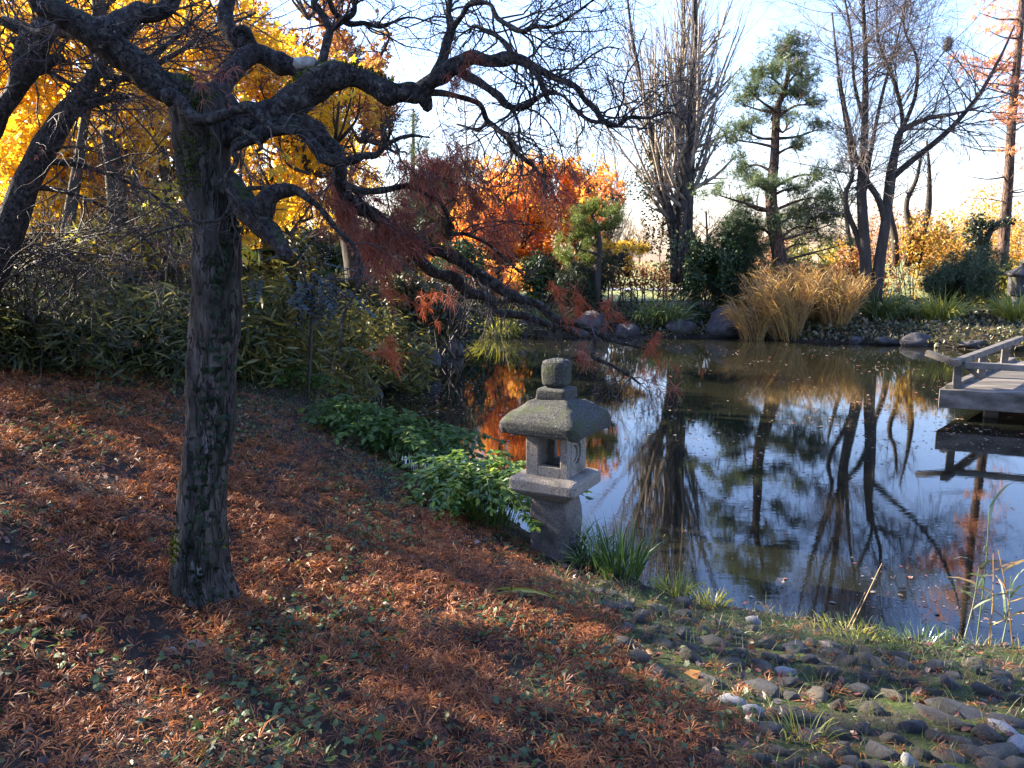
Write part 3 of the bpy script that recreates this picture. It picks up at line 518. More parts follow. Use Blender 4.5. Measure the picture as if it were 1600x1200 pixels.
stub(at(462, 100, TY + .10), at(493, 97, TY + .10), .0245, M['cut'])
stub(at(501, 112, TY + .03), at(505, 104, TY + .02), .02, M['cut'])
# fine wiry twigs: batches of lines resampled to one length
def stack(keys, n=24, a=0.0):
    P = np.zeros((len(keys), n, 3)); R = np.zeros((len(keys), n))
    for i, k in enumerate(keys):
        p, r = lines[k]; f = np.linspace(a * (len(p) - 1), len(p) - 1, n)
        for c in range(3): P[i, :, c] = np.interp(f, np.arange(len(p)), p[:, c])
        R[i] = np.interp(f, np.arange(len(r)), r)
    return P, R
tw = MB()
up_set = stack(['C1', 'C2', 'C2b', 'C3', 'C4', 'C6', 'C7', 'C7b', 'C7c', 'ARCH', 'A2', 'C1', 'C2b', 'C4'], a=.25)
t1 = spawn(up_set[0], np.minimum(up_set[1], .012), 13, (.18, .5), (25, 75), 8, (.1, 1), .15, .30, .42, .4, .0016)
t2 = spawn(*t1, 5, (.08, .3), (25, 70), 6, (.15, 1), -.25, .25, .6, .5, .0012)
t3 = spawn(*t2, 3, (.05, .18), (20, 60), 5, (.2, 1), -.5, .22, .7, .5, .0010)
dn_set = stack(['D1', 'D2', 'D3', 'D3b', 'D3c', 'D4', 'E2', 'F', 'C6', 'D3', 'D3b'], a=.35)
s1 = spawn(dn_set[0], np.minimum(dn_set[1], .009), 9, (.15, .45), (30, 80), 8, (.1, 1), -.5, .30, .45, .4, .0016)
s2 = spawn(*s1, 4, (.08, .28), (25, 70), 6, (.15, 1), -.6, .25, .6, .5, .0012)
s3 = spawn(*s2, 2, (.05, .2), (20, 60), 5, (.2, 1), -.7, .22, .7, .5, .0010)
l_set = stack(['A', 'A3', 'Gk', 'F', 'A2'], a=.3)
u1 = spawn(l_set[0], np.minimum(l_set[1], .009), 9, (.15, .5), (30, 80), 8, (.1, 1), -.3, .3, .45, .4, .0016); u2 = spawn(*u1, 5, (.08, .3), (25, 70), 6, (.15, 1), -.5, .25, .6, .5, .0012)
for A_ in (t1, s1, u1): tubes(tw, *A_, 5)
for A_ in (t2, t3, s2, s3, u2): tubes(tw, *A_, 3)
kind(tw.build('twigs', M['twig'], maple, True), 'stuff')
# withered, feathery leaves still hanging in bunches
HL = leafmat('withered_maple_leaf', [(.14, .042, .032), (.25, .08, .055), (.38, .14, .09), (.20, .062, .045), (.36, .10, .05)], .45, .02)
HL2 = leafmat('orange_withered_leaf', [(.26, .06, .025), (.40, .10, .035), (.20, .05, .025)], .45, .02)
def bunch(px, py, w, h, Y, n, mat, size=.085):
    c = at(px, py, Y); sc = Y / FPX; mb = MB(); n = int(n * .72); ns = max(4, n // 9); top = ellip(ns, c, (w * sc / 2, .12, h * sc / 2)); d = unit(np.stack((nrm(ns) * .6 + .45, nrm(ns) * .4, -.7 + .5 * nrm(ns)), -1))
    ln = uni(.06, .18, ns); L_ = top[:, None] + d[:, None] * (np.linspace(-.4, 1, 5)[None, :, None] * ln[:, None, None]); L_[..., 2] += -.02 * np.linspace(0, 1, 5) ** 2
    p, dd = pts_on(L_, 8, (0, 1)); p = np.repeat(p, 6, 0); dd = np.repeat(dd + .5 * nrm(len(dd), 3), 6, 0); m = len(p)      # each leaf: six thread-thin curled lobes
    blades(mb, p, .6 * dd + .75 * nrm(m, 3) + np.array((.25, 0, -.25)), uni(.55, 1.15, m) * size, uni(.0016, .0032, m), uni(.4, 1.9, m), 5, .22); tubes(mb, L_, np.full((ns, 5), .0014), 3)
    return mb.build('withered_leaves', mat, maple)
for px, py, w, h, dy, n, mt, sz in [(590, 372, 95, 50, .1, 420, HL, .09), (555, 318, 90, 60, .2, 330, HL, .08), (500, 300, 70, 45, .1, 160, HL, .075), (655, 258, 90, 40, .05, 330, HL, .075), (712, 240, 50, 60, .05, 200, HL, .075), (640, 300, 80, 40, .3, 160, HL, .07), (745, 290, 50, 60, .15, 180, HL, .075),
        (770, 345, 70, 70, .35, 260, HL, .08), (840, 288, 60, 26, .45, 160, HL, .075), (560, 270, 70, 40, .3, 110, HL, .07), (700, 300, 60, 40, .3, 120, HL, .075), (718, 95, 40, 26, .0, 70, HL, .06), (605, 545, 16, 34, -.3, 34, HL2, .07), (1012, 538, 36, 34, .6, 46, HL2, .075), (1018, 595, 36, 22, .4, 50, HL, .08), (868, 455, 22, 30, .5, 26, HL2, .065), (905, 462, 24, 24, .6, 18, HL2, .06), (948, 478, 16, 40, .7, 26, HL2, .07),
        (905, 550, 26, 40, .7, 40, HL, .075), (610, 450, 16, 16, .0, 12, HL2, .06), (670, 465, 34, 22, .3, 18, HL2, .05), (330, 122, 26, 40, -.1, 36, HL, .07), (720, 130, 60, 26, 0, 36, HL, .05), (890, 265, 30, 30, .3, 40, HL, .06), (640, 345, 60, 40, .2, 120, HL, .08), (690, 420, 60, 30, .4, 60, HL, .07)]:
    bunch(px, py, w, h, TY + dy, n, mt, sz)
# ivy climbing the right-hand side of the trunk, moss cushions
iv = MB(); IVM = leafmat('dark_ivy_leaf', [(.005, .010, .005), (.009, .018, .009), (.017, .03, .013)], .2, .015, .5)
def on_trunk(py, px):                    # a point and outward normal on the camera-facing side of the trunk
    i = int(np.argmin(np.abs(np.array([CAM_H + (at(320, py, TY)[2] - CAM_H)]) - trunkP[:, 2]))); c, r = trunkP[i], trunkR[i]; x = at(px, py, TY)[0]; s = np.clip((x - c[0]) / r, -.97, .97); return c + np.array((s, -math.sqrt(1 - s * s), 0)) * r * 1.06, np.array((s, -math.sqrt(1 - s * s), 0.05))
pp, nn = [], []
for _ in range(190):
    py = rng.uniform(320, 925); cx = np.interp(py, [320, 420, 520, 640, 780, 850, 925], [372, 352, 352, 346, 326, 330, 335]); sp = np.interp(py, [320, 500, 560, 700, 760, 925], [6, 8, 12, 11, 16, 26]); p, n = on_trunk(py, cx + rng.normal() * sp); pp.append(p + n * rng.uniform(.0, .02)); nn.append(n)
pp, nn = np.array(pp), np.array(nn); k = len(pp)
leaves(iv, pp, uni(.022, .042, k), IVY, np.stack((nrm(k) * .5, nrm(k) * .3, -np.ones(k)), -1), nn + .35 * nrm(k, 3))
for px0, ys in ((352, (930, 760, 600, 450, 330)), (338, (930, 860, 800, 700, 640))):
    L_ = np.array([on_trunk(y, px0 + 14 * math.sin(y * .02) - (0 if y < 700 else 16))[0] for y in np.linspace(ys[0], ys[-1], 30)]); tubes(iv, L_, np.full(30, .004), 5)
iv.build('ivy', IVM, maple)
mo = MB(); pp, nn = [], []
for _ in range(2600):
    if rng.random() < .55: py = rng.uniform(830, 925); px = rng.normal(298, 24)
    else: py = rng.uniform(150, 300); px = rng.normal(330, 26)
    p, n = on_trunk(py, px); pp.append(p); nn.append(n)
for kx, a, b in (('A', 0, .35), ('C', .1, .75), ('D3', .3, .7)):
    p, r = lines[kx]; i = rng.integers(int(a * len(p)), int(b * len(p)), 700); o = unit(np.stack((nrm(700) * .6, nrm(700) * .7, 1 + .3 * nrm(700)), -1)); pp += list(p[i] + o * r[i][:, None] * .98); nn += list(o)
pp, nn = np.array(pp), np.array(nn); sel = fbm(pp, 9, 2) > -.15; pp, nn = pp[sel], nn[sel]; leaves(mo, pp, uni(.008, .02, len(pp)), DIAMOND, nn + .6 * nrm(len(pp), 3))
kind(mo.build('moss', leafmat('moss_tuft', [(.02, .03, .006), (.06, .08, .014), (.10, .12, .02)], .2, 0), maple), 'stuff')
rng = np.random.default_rng(11)
# ------------------------------------------------------------------ far bank trees
def tree(name, base, label, cat='tree', group=None): return thing(name, base, label, cat, group)
def pl(rows, Y, n=14, dy=0.0):           # traced trunk at one distance
    return trace([(a, b, w) for a, b, w in rows], Y, Y + dy, n)
def put(par, name, mat, *arrs, sides=5, smooth=True):
    mb = MB()
    for A_ in arrs: tubes(mb, A_[0], A_[1], sides)
    return mb.build(name, mat, par, smooth)
def as_batch(L_, n=14):
    P = np.stack([catmull(p, n) for p, _ in L_]); R = np.stack([np.interp(np.linspace(0, 1, n), np.linspace(0, 1, len(r)), r) for _, r in L_]); return P, R
# upright fastigiate tree with pale bare rods
YC = 25.0; b = atg(1063, YC); ct = tree('fastigiate_tree', b, 'tall bare tree with upright broom of pale twigs and two grey stems on far bank')
st = [pl([(1057, 440, 20), (1056, 380, 19), (1048, 340, 17), (1035, 300, 14), (1025, 250, 11), (1015, 200, 8), (1000, 120, 6), (985, 40, 4), (975, -60, 3)], YC), pl([(1070, 440, 22), (1071, 380, 22), (1073, 330, 20), (1076, 270, 18), (1080, 200, 15), (1084, 120, 12), (1085, 40, 9), (1086, -60, 6), (1085, -150, 3)], YC - .3), pl([(1062, 395, 16), (1058, 340, 14), (1061, 280, 13), (1063, 200, 11), (1066, 110, 8), (1068, 20, 6), (1066, -90, 4)], YC + .2)]
for s in st: put(ct, 'trunk', M['greybark'], (s[0], s[1]), sides=12)
S_ = as_batch(st, 20); r1 = spawn(*S_, 32, (2.5, 5.8), (8, 34), 7, (.25, .95), .55, .06, .30, .25, .007, lt=.45); r1b = spawn(*S_, 22, (1.2, 3.0), (30, 70), 7, (.2, .7), .7, .10, .4, .3, .009)
r2 = spawn(*r1, 6, (.8, 2.2), (10, 32), 5, (.2, 1), .25, .07, .45, .4, .0045); r2b = spawn(*r1b, 6, (.4, 1.2), (20, 50), 4, (.2, 1), .2, .1, .55, .4, .006)
r3 = spawn(*r2, 3, (.3, .9), (12, 40), 3, (.2, 1), .1, .08, .6, .5, .003)
mb = MB(); tubes(mb, *r1, 4); tubes(mb, *r1b, 4); tubes(mb, *r2, 3); tubes(mb, *r2b, 3); tubes(mb, *r3, 3); mb.build('crown', M['greytwig'], ct, True)
mb = MB(); IVF = leafmat('glossy_ivy_foliage', [(.012, .022, .008), (.028, .044, .015), (.055, .07, .026)], .3, .04, .45)
for px, py, w, h, n in [(1028, 310, 30, 90, 700), (1018, 220, 26, 90, 420), (1000, 290, 26, 34, 200), (1030, 150, 16, 60, 160), (1088, 275, 18, 34, 200), (1040, 370, 34, 30, 160)]: leaves(mb, ellip(n, at(px, py, YC), (w * YC / FPX, .35, h * YC / FPX)), uni(.06, .13, n), DIAMOND)
mb.build('ivy', IVF, ct)
# red-barked pine with foliage in pads
PINE = leafmat('blue_green_pine_needles', [(.035, .06, .03), (.065, .10, .045), (.12, .16, .06), (.19, .23, .09)], .45, .04)
def pads(par, Y, rows, n=60, size=.16, mat=PINE, depth=.5, trunk=None, tr_mat='pinebark', sp=.58):
    mb = MB(); bm_ = MB()
    for px, py, w, h in rows:
        Yp = Y + rng.normal() * depth; sc = Y / FPX; c = at(px, py, Yp); k = int(n * (w * h) / 600 + 30); p = c + nrm(k, 3) * (w * sc * sp, max(w * sc * .45, .2), h * sc * .62); p[:, 2] += .5 * fbm(p, 2.2, 2) * h * sc
        p = p[fbm(p, 4.5, 2) > -.25]; leaves(mb, p, uni(.7, 1.25, len(p)) * size, NEEDLE, nrm(len(p), 3), None, fb=(0, 0, .7))
        if trunk is not None:
            i = int(np.argmin(np.abs(trunk[0][:, 2] - (c[2] - .25 * abs(c[0] - trunk[0][:, 0].mean()) - .1)))); a = trunk[0][i]; mid = (a + c) / 2 + np.array((0, 0, .12 * rng.normal())); e = c - np.array((0, 0, h * sc * .4)); L_ = catmull([a, mid, e], 9); rr = np.linspace(min(trunk[1][i] * .5, .05), .014, 9); tubes(bm_, L_, rr, 6)
            s = spawn(L_[None], rr[None], 6, (.3, .8), (30, 70), 5, (.45, 1), .35, .2, .6, .4, .006); tubes(bm_, *s, 4)
    mb.build('crown', mat, par)
    if trunk is not None: kind(bm_.build('branches', M[tr_mat], par, True), 'stuff')
YP = 22.5; b = atg(1222, YP); pn = tree('pine_tree', b, 'tall pine with reddish trunk and open blue green needle pads behind golden reeds')
tp = pl([(1228, 470, 24), (1222, 430, 24), (1216, 390, 22), (1208, 345, 20), (1205, 300, 17), (1210, 250, 14), (1212, 200, 12), (1216, 165, 10), (1226, 140, 8), (1232, 110, 6), (1232, 80, 4)], YP, 40)
low = tp[0][:, 2] < at(1210, 320, YP)[2]; put(pn, 'trunk', M['pinebark'], tp, sides=12)
pads(pn, YP, [(1235, 68, 26, 13), (1215, 85, 28, 13), (1255, 92, 24, 16), (1190, 112, 28, 14), (1228, 112, 30, 13), (1262, 122, 20, 14), (1172, 138, 24, 12), (1205, 142, 22, 10), (1246, 146, 22, 10), (1158, 158, 16, 9), (1272, 160, 16, 9), (1205, 182, 30, 12), (1235, 186, 18, 8), (1160, 196, 24, 10), (1280, 198, 18, 9), (1150, 216, 24, 9), (1250, 226, 18, 8), (1158, 258, 24, 16), (1180, 275, 22, 10), (1192, 288, 26, 11), (1290, 270, 30, 11), (1248, 290, 28, 10), (1120, 300, 26, 10), (1160, 312, 20, 9), (1305, 305, 30, 13), (1272, 318, 26, 12), (1240, 335, 26, 10), (1215, 352, 34, 13), (1165, 360, 26, 12), (1275, 352, 34, 13), (1312, 380, 26, 9), (1222, 408, 26, 10), (1255, 375, 30, 12), (1185, 385, 20, 10), (1300, 345, 26, 12)], 560, .19, trunk=tp)
# many-stemmed bare alder
YA = 21.5; b = atg(1362, YA); al = tree('alder_tree', b, 'leafless many stemmed tree with dark trunks on the far bank right of the pine')
stems = [[(1354, 470, 26), (1352, 400, 22), (1348, 340, 20), (1346, 290, 18), (1350, 230, 15), (1352, 160, 12), (1352, 80, 9), (1348, 0, 7), (1345, -90, 4)],
         [(1368, 470, 24), (1374, 410, 22), (1384, 345, 19), (1390, 280, 17), (1400, 230, 14), (1408, 205, 12), (1450, 185, 9), (1490, 178, 6), (1530, 168, 3)],
         [(1389, 282, 14), (1420, 255, 12), (1470, 215, 11), (1500, 185, 9), (1535, 140, 7), (1565, 85, 5), (1585, 40, 3)], [(1352, 410, 13), (1338, 365, 11), (1324, 330, 10), (1322, 300, 9), (1332, 270, 7), (1322, 200, 5), (1308, 120, 3)],
         [(1385, 350, 14), (1372, 310, 12), (1356, 285, 11), (1340, 255, 9), (1325, 190, 7), (1310, 110, 5), (1300, 20, 3)], [(1396, 250, 10), (1410, 190, 8), (1395, 120, 7), (1372, 60, 5), (1370, -30, 3)], [(1408, 206, 9), (1430, 150, 7), (1432, 90, 5), (1412, 40, 4), (1420, -40, 2)], [(1350, 300, 10), (1362, 230, 8), (1378, 150, 6), (1400, 70, 4), (1415, 0, 3)], [(1352, 200, 8), (1335, 130, 6), (1330, 60, 5), (1315, -30, 3)]]
sl_ = [pl([(a, b, w * .78) for a, b, w in r], YA + rng.normal() * .3, 22) for r in stems]
for k, s in enumerate(sl_): put(al, 'trunk' if k < 2 else 'limb', M['darkbark'], s, sides=9)
S_ = as_batch(sl_, 20); a1 = spawn(S_[0], np.minimum(S_[1], .05), 20, (1.0, 2.9), (30, 75), 7, (.3, 1), .1, .12, .4, .3, .009); a2 = spawn(*a1, 8, (.5, 1.5), (25, 60), 5, (.15, 1), .12, .12, .5, .4, .006); a3 = spawn(*a2, 5, (.25, .9), (20, 55), 3, (.2, 1), .05, .12, .6, .5, .0034)
mb = MB(); tubes(mb, *a1, 4); tubes(mb, *a2, 3); tubes(mb, *a3, 3); mb.build('crown', M['alder'], al, True)
nb = lump(at(1481, 70, YA), (.085, .08, .14), 77, .4); q = ellip(160, at(1481, 70, YA), (.09, .08, .16), .8); leaves(nb, q, uni(.08, .16, 160), NEEDLE); tubes(nb, catmull([at(1481, 72, YA), at(1505, 105, YA), at(1528, 150, YA)], 8), np.linspace(.008, .014, 8), 4); tag(nb.build('bird_nest', M['greytwig'], None, True), 'grey ball shaped nest high in the bare twigs left of the orange cypress', 'nest')
# slim bare saplings behind
YS = 27.0
for rows, lab in [([(1400, 415, 11), (1398, 370, 10), (1390, 330, 9), (1394, 300, 7), (1402, 240, 4), (1405, 200, 3)], 'slender bare tree just right of the alder trunks'),
                  ([(1418, 415, 11), (1424, 370, 10), (1416, 320, 8), (1432, 280, 6), (1440, 240, 3)], 'slender crooked bare tree, middle one of three right of the alder'),
                  ([(1432, 410, 14), (1440, 370, 12), (1450, 330, 10), (1452, 300, 8), (1452, 265, 5), (1448, 220, 3)], 'slender bare tree with dark bark, third to the right of the alder'),
                  ([(1102, 420, 6), (1092, 390, 5), (1080, 360, 5), (1070, 330, 3)], 'thin leaning bare stem between the fastigiate tree and the pine'), ([(1104, 420, 5), (1105, 380, 4), (1103, 330, 3)], 'thin straight bare stem between the fastigiate tree and the pine'),
                  ([(1180, 440, 9), (1200, 420, 9), (1170, 375, 7), (1160, 350, 5)], 'pale bare stem leaning left in front of the pine'), ([(1340, 440, 9), (1330, 390, 8), (1322, 340, 6), (1318, 300, 4)], 'pale bare stem leaning left of the alder trunks')]:
    s = pl(rows, YS, 16); t = tree('slender_tree', s[0][0], lab, 'tree', 'slender bare trees on the far bank'); put(t, 'trunk', M['darkbark'], s, sides=7); B_ = (s[0][None], np.minimum(s[1], .04)[None])
    c1 = spawn(*B_, 12, (.7, 2.0), (30, 70), 6, (.4, 1), .4, .15, .4, .3, .008); c2 = spawn(*c1, 5, (.3, 1.0), (25, 60), 4, (.15, 1), .2, .15, .5, .4, .006); mb = MB(); tubes(mb, *c1, 4); tubes(mb, *c2, 3); mb.build('crown', M['twig'], t, True)
# bald cypress turning orange at the right edge
YB = 24.0; ORG = leafmat('orange_cypress_spray', [(.56, .20, .13), (.68, .30, .10), (.75, .40, .14), (.62, .25, .19)], .55, .02)
s = pl([(1566, 410, 17), (1571, 340, 16), (1576, 280, 14), (1579, 220, 13), (1584, 150, 12), (1592, 70, 10), (1597, 0, 9), (1604, -100, 6), (1610, -200, 3)], YB, 30); bc = tree('bald_cypress', s[0][0], 'orange conifer with straight ruddy trunk at the right edge of the photo')
put(bc, 'trunk', M['pinebark'], s, sides=10); mb = MB(); bm_ = MB()
for px, py, w, h, n in [(1592, 70, 20, 55, 330), (1585, 165, 22, 30, 220), (1560, 95, 40, 12, 170), (1545, 105, 40, 14, 200), (1535, 120, 34, 12, 110), (1500, 92, 22, 12, 60), (1560, 45, 40, 8, 110), (1535, 22, 24, 10, 60), (1585, 20, 30, 30, 200), (1578, 130, 26, 10, 150), (1570, 185, 20, 10, 110), (1610, 120, 30, 80, 300), (1620, 220, 24, 60, 120), (1555, 5, 26, 10, 50), (1600, 260, 24, 20, 60), (1575, 235, 24, 7, 50)]:
    c = at(px, py, YB + rng.normal() * .4); k = YB / FPX; n = int(n * .5); p = ellip(n, c, (w * k * 1.1, .5, h * k)); leaves(mb, p, uni(.10, .22, n), SPRAY, nrm(n, 3), None, fb=(0, 0, -.3))
for px, py, qx, qy in [(1600, 110, 1490, 95), (1598, 150, 1500, 120), (1620, 160, 1535, 125), (1576, 235, 1500, 225), (1578, 275, 1510, 275), (1640, 150, 1550, 95), (1585, 200, 1535, 160), (1572, 300, 1620, 290), (1590, 60, 1540, 45), (1594, 30, 1530, 20)]: tubes(bm_, catmull([at(px, py, YB), at((px + qx) / 2, (py + qy) / 2 + 5, YB), at(qx, qy, YB)], 8), np.linspace(.03, .008, 8), 5)
B_ = (s[0][None], np.minimum(s[1], .05)[None]); c1 = spawn(*B_, 40, (1.0, 2.6), (60, 100), 6, (.15, 1), 0, .1, .35, .3, .008); c2 = spawn(*c1, 4, (.3, .8), (30, 70), 4, (.2, 1), -.1, .15, .5, .4, .005); tubes(bm_, *c1, 4); tubes(bm_, *c2, 3)
kind(bm_.build('branches', M['pinebark'], bc, True), 'stuff'); mb.build('crown', ORG, bc)
# orange and red maples behind the pond
def leafy(name, base, label, blobs, Y, mat, size, tm=MAPLE3, n=1.0, trunk=None, tmat='darkbark', depth=1.0, group=None, twigs=True, hollow=.35, flat=.6, thr=-.35, ns=1.2, extra=None):
    t = tree(name, base, label, 'tree', group); mb = MB(); bw = MB(); k = Y / FPX
    tl = [trace(r, Y + dy, Y + dy, 20) for r, dy in (trunk or [])]
    for s in tl: put(t, 'trunk', M[tmat], s, sides=10)
    for px, py, w, h, cnt in blobs:
        c = at(px, py, Y + rng.normal() * depth); m = int(cnt * n); p = ellip(m, c, (w * k, max(.8, w * k * .8), h * k), hollow); p = p[fbm(p, ns, 3) > thr]
        leaves(mb, p, uni(.7, 1.25, len(p)) * size, tm, nrm(len(p), 3), None, flat=flat)
        if twigs:
            a = np.array([c + (-.0, 0, -h * k * 1.1)] * 5); e = ellip(5, c, (w * k * .9, .8, h * k * .8)); L_ = np.stack([catmull([x, (x + y) / 2 + .15 * nrm(3), y], 8) for x, y in zip(a, e)]); R_ = np.linspace(.035, .01, 8)[None] * np.ones((5, 1)) * (Y / 20 + .2); tubes(bw, L_, R_, 5); q1 = spawn(L_, R_, 6, (.4 * w * k, .9 * w * k), (25, 60), 6, (.2, 1), .1, .15, .5, .4, .004); tubes(bw, *q1, 3); q2 = spawn(*q1, 3, (.2, .6), (25, 60), 4, (.2, 1), 0, .15, .5, .4, .003); tubes(bw, *q2, 3)
    if twigs: kind(bw.build('branches', M[tmat], t, True), 'stuff')
    mb.build('crown', mat, t); return t
OR1 = leafmat('orange_maple_leaf', [(.64, .14, .05), (.74, .27, .04), (.83, .44, .05), (.70, .21, .07)], .62, .02, nscale=.9)
leafy('orange_maple', atg(835, 25), 'glowing orange maple with red tips beyond the far bank', [(770, 350, 60, 50, 1500), (820, 315, 70, 55, 2000), (880, 300, 60, 45, 1500), (800, 390, 60, 45, 1500), (850, 370, 65, 50, 1900), (915, 270, 45, 30, 500), (780, 280, 50, 34, 500), (940, 300, 36, 30, 320), (820, 425, 70, 28, 1100), (735, 400, 50, 45, 900), (745, 325, 40, 40, 450), (850, 255, 40, 24, 260), (770, 435, 70, 26, 900), (905, 345, 60, 45, 1300), (870, 415, 80, 28, 1300), (700, 420, 50, 30, 500)], 25, OR1, .145, n=1.7, trunk=[([(800, 470, 14), (812, 420, 12), (820, 370, 9), (830, 320, 6)], .8)], thr=-.3, ns=2.4, hollow=.0, depth=1.2)
leafy('red_maple', atg(915, 27), 'sparse pink red maple showing behind the small green pine', [(900, 330, 50, 40, 420), (950, 350, 34, 26, 260), (925, 300, 36, 22, 240), (830, 270, 40, 20, 160), (960, 310, 24, 20, 100)], 27, leafmat('pink_red_leaf', [(.55, .07, .06), (.62, .16, .10), (.60, .25, .08)], .5, .03), .14, thr=-.2)
leafy('yellow_spreading_maple', atg(968, 25.5), 'low spreading yellow maple left of the two grey stems', [(965, 392, 34, 8, 420), (985, 383, 28, 7, 300), (950, 402, 30, 6, 240), (1000, 388, 18, 5, 120), (982, 412, 6, 16, 90), (945, 385, 20, 8, 160)], 25.5, leafmat('gold_leaf', [(.62, .38, .03), (.70, .48, .05), (.55, .30, .03)], .5, .03), .13, flat=1.5, thr=-.6)
# small cloud-pruned pine
YM = 22.0; b = atg(933, YM); sp = tree('small_pine', b, 'small cloud pruned pine with yellow green pads in front of the orange maple')
tp2 = pl([(932, 470, 13), (934, 420, 12), (936, 385, 11), (932, 355, 8), (925, 338, 4), (932, 326, 2)], YM, 20); put(sp, 'trunk', M['darkbark'], tp2, sides=9)
PIN2 = leafmat('yellow_green_pine_needles', [(.05, .08, .012), (.11, .15, .022), (.22, .25, .04)], .45, .03)
pads(sp, YM, [(935, 318, 22, 8), (912, 326, 20, 8), (955, 328, 18, 7), (962, 342, 12, 6), (900, 345, 18, 8), (915, 362, 26, 10), (890, 372, 22, 9), (905, 385, 28, 10), (880, 395, 22, 10), (950, 350, 14, 6), (910, 405, 26, 9)], 1500, .13, PIN2, .3, tp2, 'darkbark', .46)
# ------------------------------------------------------------------ shrubs and clumps of the far bank
def shrub(name, px, Y, w, h, label, mat, n=1500, size=.07, tm=DIAMOND, cat='shrub', lobes=7, stems=6, flat=None, thr=-.5, base=None, dome=False, group=None):
    """a mound of leaf clumps w x h photo pixels across, standing on the ground at distance Y"""
    k = Y / FPX; b = atg(px, Y) if base is None else base; W, Hh = w * k / 2, h * k; t = thing(name, b, label, cat, group); mb = MB(); bw = MB()
    if dome:
        p = ellip(n, b + (0, 0, Hh * .45), (W, W, Hh * .58), .8); leaves(mb, p, uni(.7, 1.2, n) * size, tm)
    else:
        for _ in range(lobes):
            a = rng.uniform(0, 6.28); rr = rng.uniform(.1, .65); c = b + (math.cos(a) * W * rr, math.sin(a) * W * rr * .8, Hh * rng.uniform(.25, .95)); p = ellip(n // lobes, c, (W * .5, W * .45, Hh * .36), .2); p = p[fbm(p, 2.5 / max(W, .3), 2) > thr]; p[:, 2] = np.maximum(p[:, 2], b[2] + .01); leaves(mb, p, uni(.65, 1.3, len(p)) * size, tm, flat=flat)
    e = ellip(stems, b + (0, 0, Hh * .7), (W * .8, W * .6, Hh * .3)); L_ = np.stack([catmull([b + .1 * W * nrm(3) * (1, 1, 0), (b + x) / 2 + .1 * W * nrm(3), x], 8) for x in e]); R_ = np.linspace(.02, .006, 8)[None] * np.ones((stems, 1)); tubes(bw, L_, R_, 5); q = spawn(L_, R_, 7, (.25 * W, .7 * W), (25, 65), 5, (.2, 1), .2, .2, .5, .4, .003); tubes(bw, *q, 3)
    bw.build('stems', M['darkbark'], t, True); mb.build('foliage', mat, t); return t
EVG = leafmat('dark_evergreen_leaf', [(.010, .024, .008), (.022, .044, .013), (.045, .075, .022)], .25, .03, .5)
BOX = leafmat('clipped_box_leaf', [(.012, .02, .008), (.03, .042, .014)], .25, .04)
YEL = leafmat('yellow_shrub_leaf', [(.42, .24, .03), (.60, .40, .05), (.50, .18, .04), (.30, .28, .05)], .5, .03)
BEE = leafmat('brown_beech_leaf', [(.20, .08, .04), (.34, .14, .06), (.42, .22, .09)], .45, .04)
YGR = leafmat('yellow_green_leaf', [(.16, .18, .03), (.28, .27, .05), (.40, .33, .05)], .45, .04)
OLV = leafmat('olive_shrub_leaf', [(.018, .024, .008), (.04, .048, .014), (.10, .09, .022)], .35, .05)
shrub('evergreen_shrub', 1098, 22.0, 140, 112, 'broad glossy dark green shrub in front of the two grey stems', EVG, 9000, .11, lobes=12)
shrub('evergreen_shrub', 1145, 22.6, 110, 135, 'taller dark juniper like shrub left of the golden reeds', EVG, 7000, .16, NEEDLE, lobes=10)
shrub('clipped_shrub', 980, 21.6, 34, 52, 'small clipped dome of dark box on the far bank', BOX, 2600, .04, dome=True)
shrub('yew_shrub', 905, 22.5, 120, 90, 'dark spreading yew at the foot of the small green pine', BOX, 7000, .15, NEEDLE, lobes=10)
shrub('yew_shrub', 850, 22.8, 110, 80, 'dark green bush left of the small pine behind the fallen looking limb', EVG, 5000, .11, lobes=9)
shrub('juniper_shrub', 1500, 21.8, 150, 88, 'wide layered dark juniper above the bright green sedge', leafmat('juniper_needle', [(.014, .03, .010), (.03, .055, .016), (.06, .09, .03)], .25, .05), 9000, .16, NEEDLE, lobes=14, flat=1.0)
shrub('clipped_shrub', 1404, 22.5, 30, 28, 'little dark rounded shrub at the foot of the alder', BOX, 1400, .04, dome=True)
for px, w, h, Y, lab, mt in [(1420, 130, 110, 27, 'yellow leaved shrub behind the slender bare trees', YEL), (1480, 140, 120, 29, 'orange yellow shrub behind the dark juniper', YEL), (1585, 120, 130, 27, 'yellow shrub behind the little stone lantern', YEL), (1320, 110, 84, 27, 'golden shrub behind the reeds left of the alder', YEL), (1265, 100, 86, 26.5, 'yellow green shrub behind the pine trunk', YGR), (1550, 80, 66, 23.5, 'lime green bush at the foot of the orange conifer', YGR), (1360, 90, 90, 26, 'brown leaved shrub behind the alder trunks', BEE), (1530, 150, 130, 34, 'tall golden thicket far behind the ivy stump', YEL), (1400, 150, 110, 36, 'tall straw coloured thicket far behind the slender trees', BEE), (1200, 120, 80, 32, 'brown thicket far behind the pine trunk', BEE)]: shrub('autumn_shrub', px, Y, w, h, lab, mt, 3400, .12, DIAMOND, lobes=11, thr=-.15, group='autumn shrubs behind the far bank')
